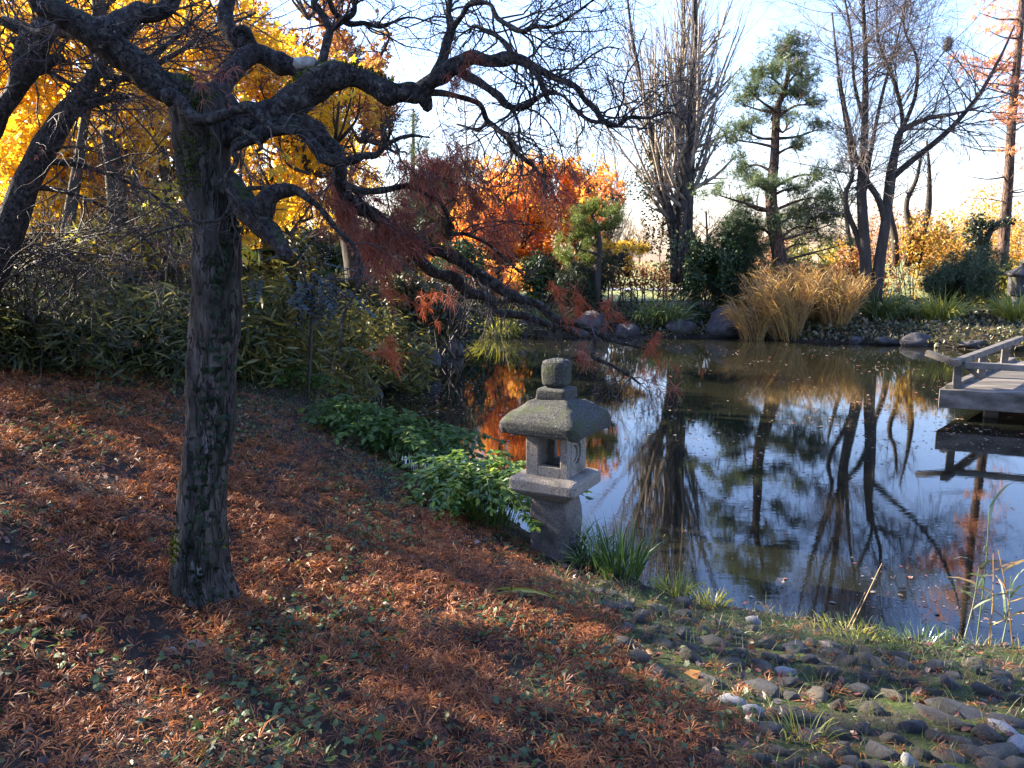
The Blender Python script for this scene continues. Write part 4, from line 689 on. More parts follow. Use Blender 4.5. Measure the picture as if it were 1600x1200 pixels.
# beech hedge: brown leaves over a row of bare stems
hd = thing('beech_hedge', atg(1010, 26), 'brown beech hedge on bare stems at the back of the far bank', 'hedge'); mb = MB(); bw = MB()
for px in np.arange(830, 1330, 8.5):
    Y = 26 + rng.normal() * .15; b = atg(px + rng.normal() * 2, Y); hgt = rng.uniform(1.15, 1.4); L_ = catmull([b, b + (.05 * rng.normal(), 0, .5), b + (.1 * rng.normal(), 0, hgt)], 8); tubes(bw, L_, np.linspace(.03, .01, 8), 5); q = spawn(L_[None], np.linspace(.03, .01, 8)[None], 12, (.2, .5), (30, 80), 4, (.25, 1), .3, .2, .5, .4, .005); tubes(bw, *q, 3)
    n = 240 if px > 1030 else 150; p = b + np.stack((nrm(n) * .12, nrm(n) * .18, uni(.5 if px < 1030 else .15, hgt, n)), -1); leaves(mb, p, uni(.07, .12, n), DIAMOND)
bw.build('stems', M['darkbark'], hd, True); mb.build('foliage', BEE, hd)
# tufts and reeds
def tuft(name, b, label, mat, n, L_, spread, bend, w=.012, cat='grass tuft', group=None, r=.1, up=1.0, wig=.03):
    t = MB(); a = uni(0, 6.283, n); rr = np.sqrt(rnd(n)) * r; p = b + np.stack((np.cos(a) * rr, np.sin(a) * rr, np.zeros(n) - .01), -1); d = np.stack((np.cos(a) * spread * rnd(n) + .1 * nrm(n), np.sin(a) * spread * rnd(n) + .1 * nrm(n), np.full(n, up)), -1)
    blades(t, p, d, uni(.55, 1.1, n) * L_, uni(.6, 1.2, n) * w, uni(.4, 1.3, n) * bend, 5, wig); return tag(t.build(name, mat), label, cat, group)
SED = leafmat('sedge_blade', [(.04, .07, .015), (.09, .13, .025), (.20, .22, .045)], .4, .08)
SEDY = leafmat('yellow_sedge_blade', [(.12, .16, .02), (.28, .28, .04), (.45, .38, .06)], .45, .06)
GRN = leafmat('fresh_grass_blade', [(.03, .07, .012), (.06, .12, .02), (.12, .17, .03)], .4, .10, .35)
REED = leafmat('straw_reed_blade', [(.20, .11, .03), (.42, .24, .05), (.56, .36, .10), (.26, .15, .06), (.14, .09, .04)], .5, .05)
tuft('sedge_tuft', atg(1375, 21.2), 'dark green arching sedge right of the golden reeds', SED, 420, 1.15, 1.0, 1.6, .028, r=.3)
tuft('sedge_tuft', atg(1470, 20.8), 'bright lime sedge in front of the dark juniper', SEDY, 420, .95, 1.1, 1.6, .03, r=.3)
tuft('sedge_tuft', atg(1582, 20.6), 'arching green sedge at the right edge behind the deck', SEDY, 320, .95, 1.0, 1.5, .03, r=.3)
tuft('sedge_tuft', atg(1042, 21.4), 'green sedge between the dome shrub and the largest boulder', SED, 380, 1.0, 1.2, 1.5, .028, r=.35)
tuft('sedge_tuft', atg(1010, 21.5), 'dark green sedge beside the clipped dome shrub', SED, 260, .8, 1.1, 1.5, .028, r=.3)
tuft('sedge_tuft', atg(778, 21.3), 'sunlit yellow green sedge at the left end of the far bank', SEDY, 520, 1.1, 1.2, 1.5, .03, r=.5)
tuft('sedge_tuft', atg(850, 21.6), 'low green sedge behind the dark squat boulder', SED, 320, .9, 1.2, 1.5, .028, r=.4)
tuft('sedge_tuft', atg(1418, 21.4), 'short dark sedge between the alder and the lime sedge', SED, 260, .7, 1.2, 1.5, .028, r=.3)
def reeds(px, Y, w, h, label, n, lean=(-.15, 0)):
    b = atg(px, Y); k = Y / FPX; t = thing('reed_clump', b, label, 'reeds', 'golden reed clumps on the far bank'); mb = MB(); st = MB(); W = w * k / 2
    a = uni(0, 6.283, n); rr = np.sqrt(rnd(n)); p = b + np.stack((np.cos(a) * rr * W * .55, np.sin(a) * rr * .5 - .3, np.zeros(n)), -1); p[:, 2] = np.maximum(H(p[:, 0], p[:, 1]), -.05); d = np.stack((np.cos(a) * rr * .30 + lean[0] + .06 * nrm(n), np.sin(a) * rr * .25 + lean[1], np.ones(n)), -1)
    hh_ = uni(.55, 1.05, n) * h * k; ln = catmull([[0, 0, 0], [1, 1, 1]], 6)[:, :1]; P = p[:, None] + unit(d)[:, None] * (hh_[:, None] * np.linspace(0, 1, 6)[None])[..., None]; P[..., 0] += (np.linspace(0, 1, 6) ** 2 * .22)[None] * np.sign(d[:, :1]) * hh_[:, None]; tubes(st, P, np.full((n, 6), .006), 3)
    q, dd = pts_on(P, 8, (.3, 1)); m = len(q); blades(mb, q, dd + .6 * nrm(m, 3) * (1, 1, .3) + np.array((-.2, 0, .2)), uni(.2, .55, m), uni(.006, .013, m), uni(.6, 1.9, m), 5, .06)
    st.build('stalks', REED, t); mb.build('blades', REED, t)
reeds(1222, 20.6, 84, 92, 'tall golden reeds leaning left in front of the pine trunk', 260, (-.14, 0)); reeds(1296, 20.8, 60, 74, 'golden reeds with dark stalks standing in the water, right of the tallest clump', 240, (.02, 0)); reeds(1258, 21.6, 70, 84, 'straw coloured reeds at the back between the two front clumps', 260, (0, 0)); reeds(1170, 20.7, 60, 55, 'short dry reed tuft beside the largest boulder', 110, (-.1, 0))
# ivy-wrapped stump and small second lantern
b = atg(1532, 23.5); stp = thing('ivy_stump', b, 'forked dead trunk wrapped in dark ivy left of the orange conifer', 'tree stump'); L1 = [pl([(1536, 430, 18), (1534, 400, 16), (1528, 370, 14), (1520, 345, 10)], 23.5, 14), pl([(1534, 395, 12), (1548, 360, 9), (1565, 345, 6), (1585, 350, 4)], 23.5, 14)]; put(stp, 'trunk', M['darkbark'], *L1, sides=8)
mb = MB(); 
for px, py, w, h, n in [(1528, 350, 16, 18, 420), (1532, 385, 15, 26, 520), (1515, 365, 10, 20, 200), (1550, 352, 18, 8, 200), (1575, 345, 12, 6, 90)]: leaves(mb, ellip(n, at(px, py, 23.5), (w * .0188, .3, h * .0188)), uni(.06, .12, n), DIAMOND)
mb.build('ivy', IVF, stp)
b = atg(1592, 22.3); l2 = thing('stone_lantern', b, 'small dark stone lantern with round window at the right edge of the far bank', 'stone lantern'); LP_keep = LP; LP = b; LU_, LV_ = LU, LV; LU, LV = np.array((1., 0, 0)), np.array((0, 1., 0))
loft([ring(h, a, a, 4, .2, jit=.01) for h, a in dens([(-.1, .28), (.3, .26), (.34, .20), (.5, .19)], 3)]).build('post', M['rock'], l2, True)
cx = MB(); th = np.linspace(0, 2 * np.pi, 25)[:-1]; inn = np.stack((np.cos(th) * .13, np.sin(th) * .13), -1); sq = np.stack((np.cos(th), np.sin(th)), -1); sq = sq / np.abs(sq).max(1, keepdims=True) * .27
for yy in (-.24, .24): cx.add(np.vstack((np.stack((b[0] + inn[:, 0], np.full(24, b[1] + yy), b[2] + .77 + inn[:, 1]), -1), np.stack((b[0] + sq[:, 0], np.full(24, b[1] + yy), b[2] + .77 + sq[:, 1]), -1))), quads=[(k, (k + 1) % 24, 24 + (k + 1) % 24, 24 + k) for k in range(24)])
o_ = np.arange(24); cx.T.append(np.zeros((0, 3), int)); cx.Q.append(np.stack((o_, (o_ + 1) % 24, 48 + (o_ + 1) % 24, 48 + o_), -1)); cx.Q.append(np.stack((24 + o_, 24 + (o_ + 1) % 24, 72 + (o_ + 1) % 24, 72 + o_), -1)); cx.build('fire_box', M['rock'], l2)
loft([ring(h, a, a, 5, .12, jit=.012) for h, a in dens([(1.045, .2), (1.05, .36), (1.10, .36), (1.22, .2), (1.28, .1), (1.36, .08), (1.4, .03)], 3)]).build('roof', M['rock'], l2, True)
LP, LU, LV = LP_keep, LU_, LV_
rng = np.random.default_rng(12)
# ------------------------------------------------------------------ left grove: yellow maples, rusty maple, leaning trunk
YLW = leafmat('yellow_maple_leaf', [(.72, .36, .015), (.82, .50, .02), (.86, .56, .04), (.76, .43, .02), (.58, .44, .04)], .62, .02)
YLG = leafmat('green_gold_maple_leaf', [(.30, .32, .04), (.52, .45, .04), (.70, .52, .05)], .6, .03)
RUS = leafmat('rusty_maple_leaf', [(.20, .055, .03), (.34, .11, .04), (.52, .26, .05), (.62, .36, .05), (.28, .08, .05)], .5, .03)
gy_ = 9.6
leafy('yellow_maple', atg(182, gy_), 'tall yellow maple with two dark trunks behind the old maple', [(150, 60, 130, 60, 2600), (60, 120, 110, 80, 2400), (250, 180, 120, 90, 3000), (130, 230, 120, 70, 2400), (230, 320, 110, 70, 2400), (330, 60, 110, 70, 2200), (60, 250, 90, 60, 1500), (300, 380, 90, 50, 1200), (160, -60, 200, 60, 2600), (380, 330, 70, 50, 900), (20, 30, 80, 60, 1200), (150, 350, 90, 50, 1200), (40, 330, 80, 60, 1300), (220, 410, 100, 40, 1000), (370, 250, 70, 60, 900)], gy_, YLW, .105, trunk=[([(190, 480, 32), (184, 330, 29), (176, 240, 28), (165, 150, 26), (158, 60, 22), (150, -60, 16), (145, -150, 10)], -1.1), ([(222, 480, 18), (214, 320, 16), (205, 250, 15), (190, 170, 12), (182, 80, 9)], -1.0), ([(95, 420, 20), (110, 330, 18), (125, 240, 15), (140, 150, 11), (170, 60, 8)], -1.2), ([(270, 420, 14), (262, 300, 12), (250, 200, 10), (225, 90, 7)], -.9)], depth=.8, thr=-.2, ns=2.2, hollow=.1)
leafy('yellow_maple', atg(240, 11.5), 'yellow maple with one straight trunk farther back on the left', [(300, 120, 110, 80, 2200), (240, 40, 110, 60, 1800), (420, 230, 90, 60, 1600), (430, 120, 80, 60, 1300), (180, 160, 110, 70, 1600), (480, 210, 70, 50, 1000), (300, 260, 110, 60, 1600), (90, 60, 110, 60, 1300), (40, 190, 80, 90, 1300), (520, 150, 60, 60, 700), (120, 320, 120, 60, 1500), (300, 360, 120, 60, 1500), (450, 300, 70, 60, 900), (20, 80, 90, 80, 1300)], 11.5, YLW, .11, trunk=[([(228, 450, 22), (232, 300, 22), (238, 180, 21), (241, 60, 18), (244, -80, 12)], 0)], depth=.8, thr=-.25, ns=2.2, hollow=.1)
leafy('green_gold_maple', atg(120, 9.0), 'young green gold maple foliage low between the yellow trunks', [(190, 380, 90, 40, 900), (280, 330, 60, 50, 700), (100, 330, 80, 50, 700), (330, 400, 60, 30, 400)], 9.0, YLG, .09, trunk=[([(150, 500, 9), (150, 400, 8), (160, 330, 5)], 0)], depth=.5, thr=-.3)
leafy('yellow_maple', atg(455, 15.5), 'golden maple low between the rusty maple and the old trunk', [(450, 300, 60, 40, 1200), (520, 230, 60, 35, 900), (480, 340, 60, 30, 800), (420, 360, 50, 30, 600), (560, 280, 40, 30, 350)], 15.5, YLW, .11, trunk=[([(455, 440, 14), (460, 380, 12), (470, 300, 8)], .5)], thr=-.3, hollow=.1)
leafy('rusty_maple', atg(520, 12.5), 'fine leaved rust brown maple behind the twisted limbs', [(470, 60, 70, 50, 1700), (540, 100, 65, 45, 1500), (430, 130, 60, 45, 1100), (520, 180, 70, 40, 1500), (590, 130, 40, 40, 600), (450, 200, 60, 40, 900), (560, 220, 50, 30, 600), (400, 40, 70, 50, 900), (480, -20, 90, 40, 900), (600, 190, 30, 30, 360), (350, 110, 50, 50, 500), (580, 60, 30, 40, 260), (500, 240, 60, 30, 800), (440, 270, 60, 35, 700), (560, 180, 60, 35, 800)], 12.5, RUS, .09, n=1.45, trunk=[([(560, 440, 40), (555, 400, 38), (540, 340, 30), (520, 280, 22), (500, 200, 16), (490, 120, 11)], 0), ([(556, 405, 24), (590, 360, 18), (620, 340, 12), (650, 335, 8)], .1), ([(552, 400, 22), (600, 395, 18), (640, 380, 12), (680, 350, 7)], -.1)], depth=.7, thr=-.02, ns=2.6)
# leaning lichened maple at the left edge, closer in
ll = tree('leaning_maple', atg(-40, 5.6), 'grey lichened maple leaning in from the left edge of the photo')
rows_ = [[(-60, 520, 52), (-20, 440, 46), (8, 380, 43), (40, 290, 40), (67, 236, 38), (95, 189, 34), (118, 156, 26), (152, 112, 16), (170, 80, 12), (190, 30, 9)], [(-30, 230, 34), (0, 175, 28), (22, 145, 26), (40, 108, 36), (50, 78, 42), (66, 52, 40), (80, 34, 32), (88, 5, 24), (95, -60, 16)], [(30, 118, 20), (55, 108, 20), (80, 95, 18), (96, 90, 16)], [(98, 186, 22), (122, 172, 18), (150, 160, 12), (200, 150, 7)], [(45, 60, 16), (20, 42, 13), (-20, 25, 10)], [(150, 114, 12), (200, 122, 10), (260, 92, 8), (330, 52, 6), (400, 20, 3)], [(95, 188, 13), (180, 130, 10), (260, 70, 7), (330, 8, 4)], [(60, 250, 11), (140, 262, 8), (230, 300, 5), (300, 352, 3)], [(40, 290, 10), (110, 302, 7), (190, 340, 5), (270, 420, 3)], [(20, 60, 12), (60, 102, 9), (110, 132, 6), (180, 190, 3)]]
LS = [trace(r, 5.55 + .02 * k, 5.35 + .08 * k, 34) for k, r in enumerate(rows_)]
mb = MB(); tubes(mb, LS[0][0], LS[0][1], 14, .08, 10); mb.build('trunk', M['limb'], ll, True)
for s in LS[1:]: mb = MB(); tubes(mb, s[0], s[1], 12, .1, 12); mb.build('limb', M['limb'], ll, True)
B_ = as_batch(LS, 24); B_ = (B_[0], np.minimum(B_[1], .016)); c1 = spawn(*B_, 13, (.5, 1.4), (30, 80), 8, (.2, 1), -.1, .22, .45, .35, .002); c2 = spawn(*c1, 6, (.25, .7), (25, 65), 6, (.15, 1), -.2, .22, .55, .4, .0016); c3 = spawn(*c2, 3, (.1, .35), (25, 60), 5, (.2, 1), -.3, .2, .6, .5, .0013)
mb = MB(); tubes(mb, *c1, 5); tubes(mb, *c2, 3); tubes(mb, *c3, 3); kind(mb.build('twigs', M['twig'], ll, True), 'stuff')
mb = MB(); p, dd = pts_on(c2[0], 2); p, dd = p[::2], dd[::2]; leaves(mb, p, uni(.04, .07, len(p)), HANG, dd, None, fb=(0, 0, -.6)); mb.build('withered_leaves', HL, ll)
# tangle of dark bare twigs, bottom left
tg = thing('twiggy_shrub', atg(20, 6.9), 'tangled leafless shrub of dark arching twigs at the left edge', 'shrub'); b = atg(20, 6.9)
L_ = [catmull([b + (rng.normal() * .25, rng.normal() * .2, 0), at(rng.uniform(-60, 120), rng.uniform(380, 460), 5.9 + rng.normal() * .2), at(rng.uniform(-40, 300), rng.uniform(300, 430), 5.7 + rng.normal() * .3)], 12) for _ in range(26)]; L_ = np.stack(L_); R_ = np.linspace(.010, .0035, 12)[None] * uni(.6, 1.3, 26)[:, None]
d1 = spawn(L_, R_, 9, (.3, 1.0), (25, 70), 7, (.25, 1), -.1, .2, .5, .4, .002); d2 = spawn(*d1, 5, (.15, .5), (25, 60), 5, (.2, 1), -.2, .2, .6, .5, .0014); put(tg, 'stems', M['twig'], (L_, R_), d1, sides=5); put(tg, 'twigs', M['twig'], d2, sides=3)['kind'] = 'stuff'
# hedge-high bamboo grass along the left
BAM = leafmat('bamboo_grass_leaf', [(.014, .022, .008), (.03, .042, .012), (.065, .075, .02), (.16, .14, .04)], .35, .03, .5)
BAMY = leafmat('yellowing_bamboo_leaf', [(.03, .042, .010), (.075, .08, .018), (.22, .17, .03), (.045, .055, .014)], .4, .03, .5)
def bamboo(px, Y, w, h, label, n=1500, mat=BAM, size=.17):
    b = atg(px, Y); k = Y / FPX; W = w * k / 2; Hh = h * k; t = thing('bamboo_grass', b, label, 'bamboo', 'bamboo grass on the left bank'); mb = MB(); cm = MB(); nc = 44; n = int(n * 1.35)
    p = b + np.stack((uni(-W, W, nc), nrm(nc) * .4, np.zeros(nc)), -1); p[:, 2] = H(p[:, 0], p[:, 1]); e = p + np.stack((nrm(nc) * .2, -abs(nrm(nc)) * .25, uni(.55, 1.05, nc) * Hh), -1); C_ = np.stack([catmull([a, (a + c) / 2 + (0, .08, .1), c], 8) for a, c in zip(p, e)]); tubes(cm, C_, np.full((nc, 8), .0035), 4)
    q, dd = pts_on(C_, n // nc, (.12, 1)); q = q + .13 * nrm(len(q), 3) * (1, 1, .6); f = nrm(len(q), 3) * (1, 1, .45); leaves(mb, q, uni(.6, 1.25, len(q)) * size, LANCE, f, None, fb=(0, -.25, -.25), flat=.7)
    cm.build('culms', leafmat('bamboo_culm', [(.02, .024, .008), (.04, .045, .014)], .1, .02), t); mb.build('leaves', mat, t)
bamboo(10, 6.3, 190, 120, 'broad leaved bamboo grass at the left edge in front of the tangled twigs', 3000, BAM, .13); bamboo(150, 6.7, 170, 110, 'low bamboo grass nearest the leaf covered slope', 2800, BAM, .12); bamboo(30, 7.2, 200, 130, 'dark bamboo grass at the far left beneath the tangled twigs', 1900); bamboo(170, 7.4, 200, 120, 'dense bamboo grass left of the old trunk', 2400); bamboo(290, 7.8, 180, 112, 'bamboo grass directly behind the old trunk', 2200); bamboo(410, 8.6, 170, 160, 'yellow flecked bamboo grass right of the old trunk', 2200, BAMY); bamboo(500, 10.5, 160, 170, 'yellowing bamboo grass beside the blue green shrub', 2000, BAMY, .2); bamboo(100, 8.6, 260, 130, 'tall bamboo grass at the back left', 2000, BAM, .2); bamboo(330, 9.3, 220, 150, 'tall bamboo grass at the back behind the old trunk', 2000, BAMY, .2); bamboo(585, 12.6, 130, 130, 'low bamboo grass above the mossy left shore', 1600, BAMY, .22)
mh = thing('mahonia_shrub', atg(475, 8.0), 'blue green spiky leaved shrub among the yellowing bamboo', 'shrub'); mb = MB(); c0 = at(485, 440, 8.0)
for _ in range(26):
    a = c0 + nrm(3) * (.16, .15, .10); d = unit(np.array((.5 + .5 * rng.normal(), -.3 + .3 * rng.normal(), -.35 + .4 * rng.normal()))); L_ = a + d * np.linspace(0, .4, 9)[:, None]
    for s in (-1, 1): leaves(mb, L_[1:], np.full(8, .085), DIAMOND, np.broadcast_to(d * .7 + s * unit(np.cross(d, (0, 0, 1))), (8, 3)), np.broadcast_to(np.array((0, -.2, 1.)), (8, 3)))
put(mh, 'stems', M['twig'], (np.stack([catmull([atg(475, 8.0), c0 + (0, 0, -.3), c0 + nrm(3) * .15], 8) for _ in range(6)]), np.full((6, 8), .012))); mb.build('leaves', leafmat('mahonia_leaf', [(.010, .02, .02), (.025, .042, .042), (.05, .075, .08)], .15, .05, .4), mh)
# dark evergreen mass closing the grove behind the bamboo
for px, Y, w, h, lab, mt, sz in [(60, 13, 300, 110, 'dark evergreen bush behind the bamboo at the far left', OLV, .12), (260, 13.5, 280, 110, 'dark evergreen bush behind the bamboo and the yellow trunks', OLV, .12), (430, 14.5, 180, 120, 'olive bush behind the broken lower limb', OLV, .12), (690, 17.5, 130, 110, 'dark azalea mound overhanging the inlet', EVG, .09), (640, 15.5, 120, 100, 'olive azalea mound above the upright boulder', OLV, .09), (560, 13.8, 110, 90, 'low olive shrub left of the inlet', OLV, .09), (720, 22, 110, 100, 'shaded bush at the corner of the inlet', EVG, .1), (500, 19, 150, 110, 'dark bush under the rusty maple', EVG, .11), (625, 24, 110, 90, 'olive bush behind the inlet', OLV, .11), (770, 25, 120, 90, 'dark bush at the foot of the orange maple', OLV, .11)]: shrub('evergreen_shrub', px, Y, w, h, lab, mt, 5200, sz * 1.25, lobes=12, thr=-.45, group='evergreen shrubs closing the left bank')
# twiggy overhang above the inlet
ov = thing('twiggy_shrub', atg(680, 16.2), 'bare twiggy shrub drooping over the dark inlet', 'shrub'); b = atg(680, 16.2); L_ = np.stack([catmull([b + .3 * nrm(3) * (1, 1, 0), at(rng.uniform(620, 740), rng.uniform(430, 490), 16), at(rng.uniform(600, 770), rng.uniform(470, 540), 15.2)], 10) for _ in range(22)]); R_ = np.linspace(.02, .006, 10)[None] * np.ones((22, 1)); d1 = spawn(L_, R_, 9, (.3, 1.0), (25, 70), 6, (.25, 1), -.3, .2, .5, .4, .004); d2 = spawn(*d1, 4, (.2, .5), (25, 60), 4, (.2, 1), -.3, .2, .6, .5, .003); put(ov, 'stems', M['twig'], (L_, R_), d1, d2, sides=3)
# background conifers and bare trees seen between the limbs
pk = tree('spruce_tree', atg(700, 30), 'dark broad conifer between the rusty and the orange maple'); tp3 = pl([(700, 440, 16), (702, 350, 14), (704, 290, 8)], 30, 16); put(pk, 'trunk', M['darkbark'], tp3, sides=8); pads(pk, 30, [(690, 300, 40, 16), (720, 330, 50, 18), (670, 345, 44, 18), (735, 365, 46, 20), (690, 380, 60, 22), (650, 385, 40, 20), (720, 405, 60, 20), (705, 270, 26, 12), (660, 320, 40, 18), (610, 370, 50, 22), (640, 410, 60, 22), (590, 400, 40, 20), (640, 360, 50, 22), (740, 330, 30, 20)], 420, .42, leafmat('dark_spruce_needles', [(.014, .028, .014), (.03, .05, .024), (.055, .085, .04)], .3, .03), .6)
pk2 = tree('pale_conifer', atg(645, 38), 'tall hazy conifer showing between the limbs at top centre'); tp4 = pl([(645, 430, 12), (645, 300, 9), (646, 170, 3)], 38, 16); put(pk2, 'trunk', M['darkbark'], tp4, sides=7); pads(pk2, 38, [(646, 185, 8, 14), (645, 215, 14, 14), (647, 245, 20, 14), (640, 270, 22, 14), (655, 290, 26, 14), (640, 320, 30, 14), (668, 225, 14, 20), (612, 215, 16, 20)], 150, .34, leafmat('pale_needles', [(.07, .09, .04), (.14, .16, .07)], .35, .02), .6)
for px, Y, top, lab in [(720, 45, 130, 'bare poplar far behind, faint between the upper limbs'), (895, 44, 190, 'bare tree far behind, just left of the fastigiate tree'), (800, 50, 210, 'bare tree far behind, above the orange maple'), (955, 42, 230, 'low bare tree far behind, under the tip of the long upper limb'), (1240, 48, 300, 'low bare tree far behind, seen through the pine')]:
    b = atg(px, Y); e = at(px + 4, top, Y); L_ = catmull([b, (b + e) / 2 + (.3, 0, 0), e], 16); R_ = np.linspace(.14, .02, 16); t = tree('bare_tree', b, lab, 'tree', 'bare trees far behind the garden'); put(t, 'trunk', M['greytwig'], (L_[None], R_[None]), sides=6); c1 = spawn(L_[None], R_[None], 46, (1.5, 4), (25, 60), 6, (.25, 1), .35, .1, .35, .3, .016); c2 = spawn(*c1, 7, (.6, 1.8), (20, 50), 4, (.15, 1), .15, .1, .5, .4, .011); put(t, 'crown', M['greytwig'], c1, c2, sides=3)
rng = np.random.default_rng(13)
# unseen trees left of the frame, added to shade the near bank in patches
LIT_SPOTS = [(*G(x, y)[:2], a, b_) for x, y, a, b_ in [(150, 800, .8, .26), (60, 850, .45, .25), (250, 860, .5, .2), (470, 790, .85, .4), (560, 850, 1.0, .42), (690, 890, .65, .35), (700, 770, .8, .6), (230, 1120, .28, .25), (130, 1060, .25, .15), (1130, 1040, .35, .22), (1480, 1180, .45, .2), (900, 1010, .3, .18), (1000, 1090, .25, .14), (350, 700, .5, .3), (760, 720, .9, .8), (870, 740, .9, .9), (600, 690, .8, .6)]]
def gaps(q):                             # finds leaves to cut, whose shadows would fall on chosen sunny spots
    o = np.zeros(len(q), bool)
    for x, y, a, b_ in LIT_SPOTS: o |= ((q[:, 0] - x) / a) ** 2 + ((q[:, 1] - y) / b_) ** 2 < 1.3
    return o
for px_, Y, hgt, sd_, lab in [(-13.5, 8.0, 9, 1, 'unseen yellow maple added beyond the left edge to shade the bank'), (-10.5, 4.0, 8, 2, 'unseen yellow maple added left of the near bank for its shade')]:
    b = seat(px_, Y); t = tree('yellow_maple', b, lab, 'tree', 'unseen yellow maples added to shade the near bank'); L_ = catmull([b, b + (.2, .1, hgt * .5), b + (.1, -.2, hgt * .9)], 14); put(t, 'trunk', M['darkbark'], (L_[None], np.linspace(.2, .05, 14)[None]), sides=9); c1 = spawn(L_[None], np.linspace(.2, .05, 14)[None], 34, (2.6, 4.8), (35, 80), 7, (.2, 1), .15, .12, .4, .3, .01); c2 = spawn(*c1, 6, (.8, 1.8), (25, 60), 5, (.2, 1), .1, .15, .5, .4, .006); put(t, 'branches', M['darkbark'], c1, c2, sides=4)
    mb = MB(); p, _ = pts_on(c2[0], 80, (.1, 1)); p = p + .3 * nrm(len(p), 3); p = p[fbm(p + sd_ * 5, .75, 2) > -.7]; q = p[:, :2] - np.array(SUN)[:2] * ((p[:, 2] - .75) / SUN[2])[:, None]; p = p[~gaps(q)]; leaves(mb, p, uni(.12, .2, len(p)), DIAMOND); mb.build('crown', YLW, t)
rng = np.random.default_rng(14)
# ------------------------------------------------------------------ near bank: cobbles
cp = sheet('cobble_path', .1, 3.4, 1.6, 4.7, .0, solid('mossy_trodden_soil', [(.014, .012, .008), (.032, .026, .017), (.05, .045, .02)], 16, 8, .95, 1, .02, 40, over=[(5, .44, .12, (.03, .042, .009)), (11, .56, .08, (.06, .08, .012))]), 60, 56)
me = cp.data; co = np.zeros(len(me.vertices) * 3, np.float32); me.vertices.foreach_get('co', co); co = co.reshape(-1, 3); edge = np.minimum.reduce((co[:, 0] - .1 - .28 * (4.7 - co[:, 1]) - .15 * fbm(co[:, :2], 3, 2), 3.4 - co[:, 0], co[:, 1] - 1.6, sd(co[:, 0], co[:, 1]) - .12)); co[:, 2] = co[:, 2] + np.where(edge > 0, .006, -.05); me.vertices.foreach_set('co', co.ravel()); me.update()
cob = [(40, 65, 100, 40, 2), (60, 150, 90, 40, 1), (55, 190, 80, 35, 1), (180, 235, 130, 70, 1), (290, 235, 90, 40, 0), (310, 290, 80, 50, 0), (370, 155, 56, 24, 3), (515, 385, 90, 34, 3), (385, 455, 165, 80, 2), (650, 478, 112, 66, 1), (280, 508, 115, 56, 3), (375, 570, 90, 40, 3), (590, 575, 215, 78, 0), (755, 540, 70, 42, 0), (610, 665, 130, 76, 1), (440, 640, 110, 76, 2), (1000, 485, 100, 42, 1), (1190, 570, 190, 76, 2), (1310, 545, 255, 110, 2), (1530, 595, 170, 90, 2), (1520, 648, 130, 50, 3), (1420, 660, 120, 56, 0), (490, 740, 120, 50, 0), (770, 735, 110, 60, 0), (950, 742, 135, 76, 2), (660, 785, 125, 66, 0), (820, 792, 96, 56, 2), (1080, 805, 60, 25, 3), (1255, 765, 115, 56, 1), (1140, 765, 86, 44, 0), (1480, 738, 155, 76, 1), (1585, 718, 90, 60, 3), (1395, 765, 120, 62, 0), (1560, 795, 115, 62, 1), (1445, 812, 120, 36, 1), (750, 665, 120, 52, 0), (905, 560, 100, 44, 0), (1080, 640, 110, 50, 2), (870, 640, 100, 50, 0), (1210, 680, 110, 50, 0), (1000, 690, 110, 48, 0), (1320, 700, 110, 52, 2), (930, 810, 110, 50, 0), (400, 360, 110, 50, 2), (540, 490, 90, 46, 2), (850, 470, 110, 46, 2), (700, 400, 90, 36, 0), (1330, 640, 90, 44, 0), (240, 300, 80, 40, 0), (140, 190, 70, 30, 1), (210, 165, 80, 34, 0), (620, 330, 80, 32, 2), (950, 400, 90, 34, 2), (1090, 440, 90, 34, 0), (1420, 470, 110, 44, 2), (1560, 500, 100, 40, 0), (420, 260, 70, 30, 1), (1200, 480, 80, 34, 0), (560, 800, 110, 46, 0), (400, 780, 100, 46, 2)]
CM = [solid('cobble_grey', [(.026, .022, .017), (.062, .053, .042), (.115, .10, .082)], 14, 7, .7, .8, .012, 34, crack=(9, .012, (.015, .012, .009), (1, 1, 1)), mossz=((.02, .017, .010), 7, .62) if False else None, over=[(20, .68, .05, (.22, .21, .2)), (5, .52, .12, (.03, .024, .016))]), solid('cobble_tan', [(.06, .05, .036), (.12, .10, .072), (.19, .165, .125)], 14, 7, .75, .8, .012, 34, crack=(9, .012, (.015, .012, .009), (1, 1, 1)), mossz=((.02, .017, .010), 7, .62) if False else None), solid('cobble_slate', [(.013, .012, .011), (.03, .027, .025), (.062, .057, .052)], 12, 7, .55, .8, .012, 34, crack=(9, .012, (.015, .012, .009), (1, 1, 1)), mossz=((.02, .017, .010), 7, .62) if False else None, spec=.5, over=[(25, .68, .05, (.2, .2, .21)), (6, .56, .12, (.025, .02, .013))]), solid('cobble_white', [(.08, .077, .073), (.19, .185, .18), (.31, .30, .29)], 12, 7, .65, .4, .005, 40)]
meshes = {}
def path_w(x, y): return np.clip((x - .12 - .27 * (4.7 - y) - .10 * np.sin(y * 5)) / .25, 0, 1)      # 0 on the leafy slope, 1 on the cobbled edge
spots = []
for cx_, cy_, w, h, c in cob:
    px, py = 1050 + cx_ * .34375, 920 + cy_ * .34375; p = G(px, py + h * .1); s_ = p[1] / FPX / cP * .34375; spots.append((p, w * s_ / 2 * 1.5, min(w * s_ * .62, max(h * s_ / 2 * 1.9, w * s_ * .36)), max(.038, h * s_ / 2 * 1.15), c))
X_, Y_ = uni(.45, 2.9, 1800), uni(2.2, 4.6, 1800); SD_ = sd(X_, Y_); Z_ = H(X_, Y_, SD_)
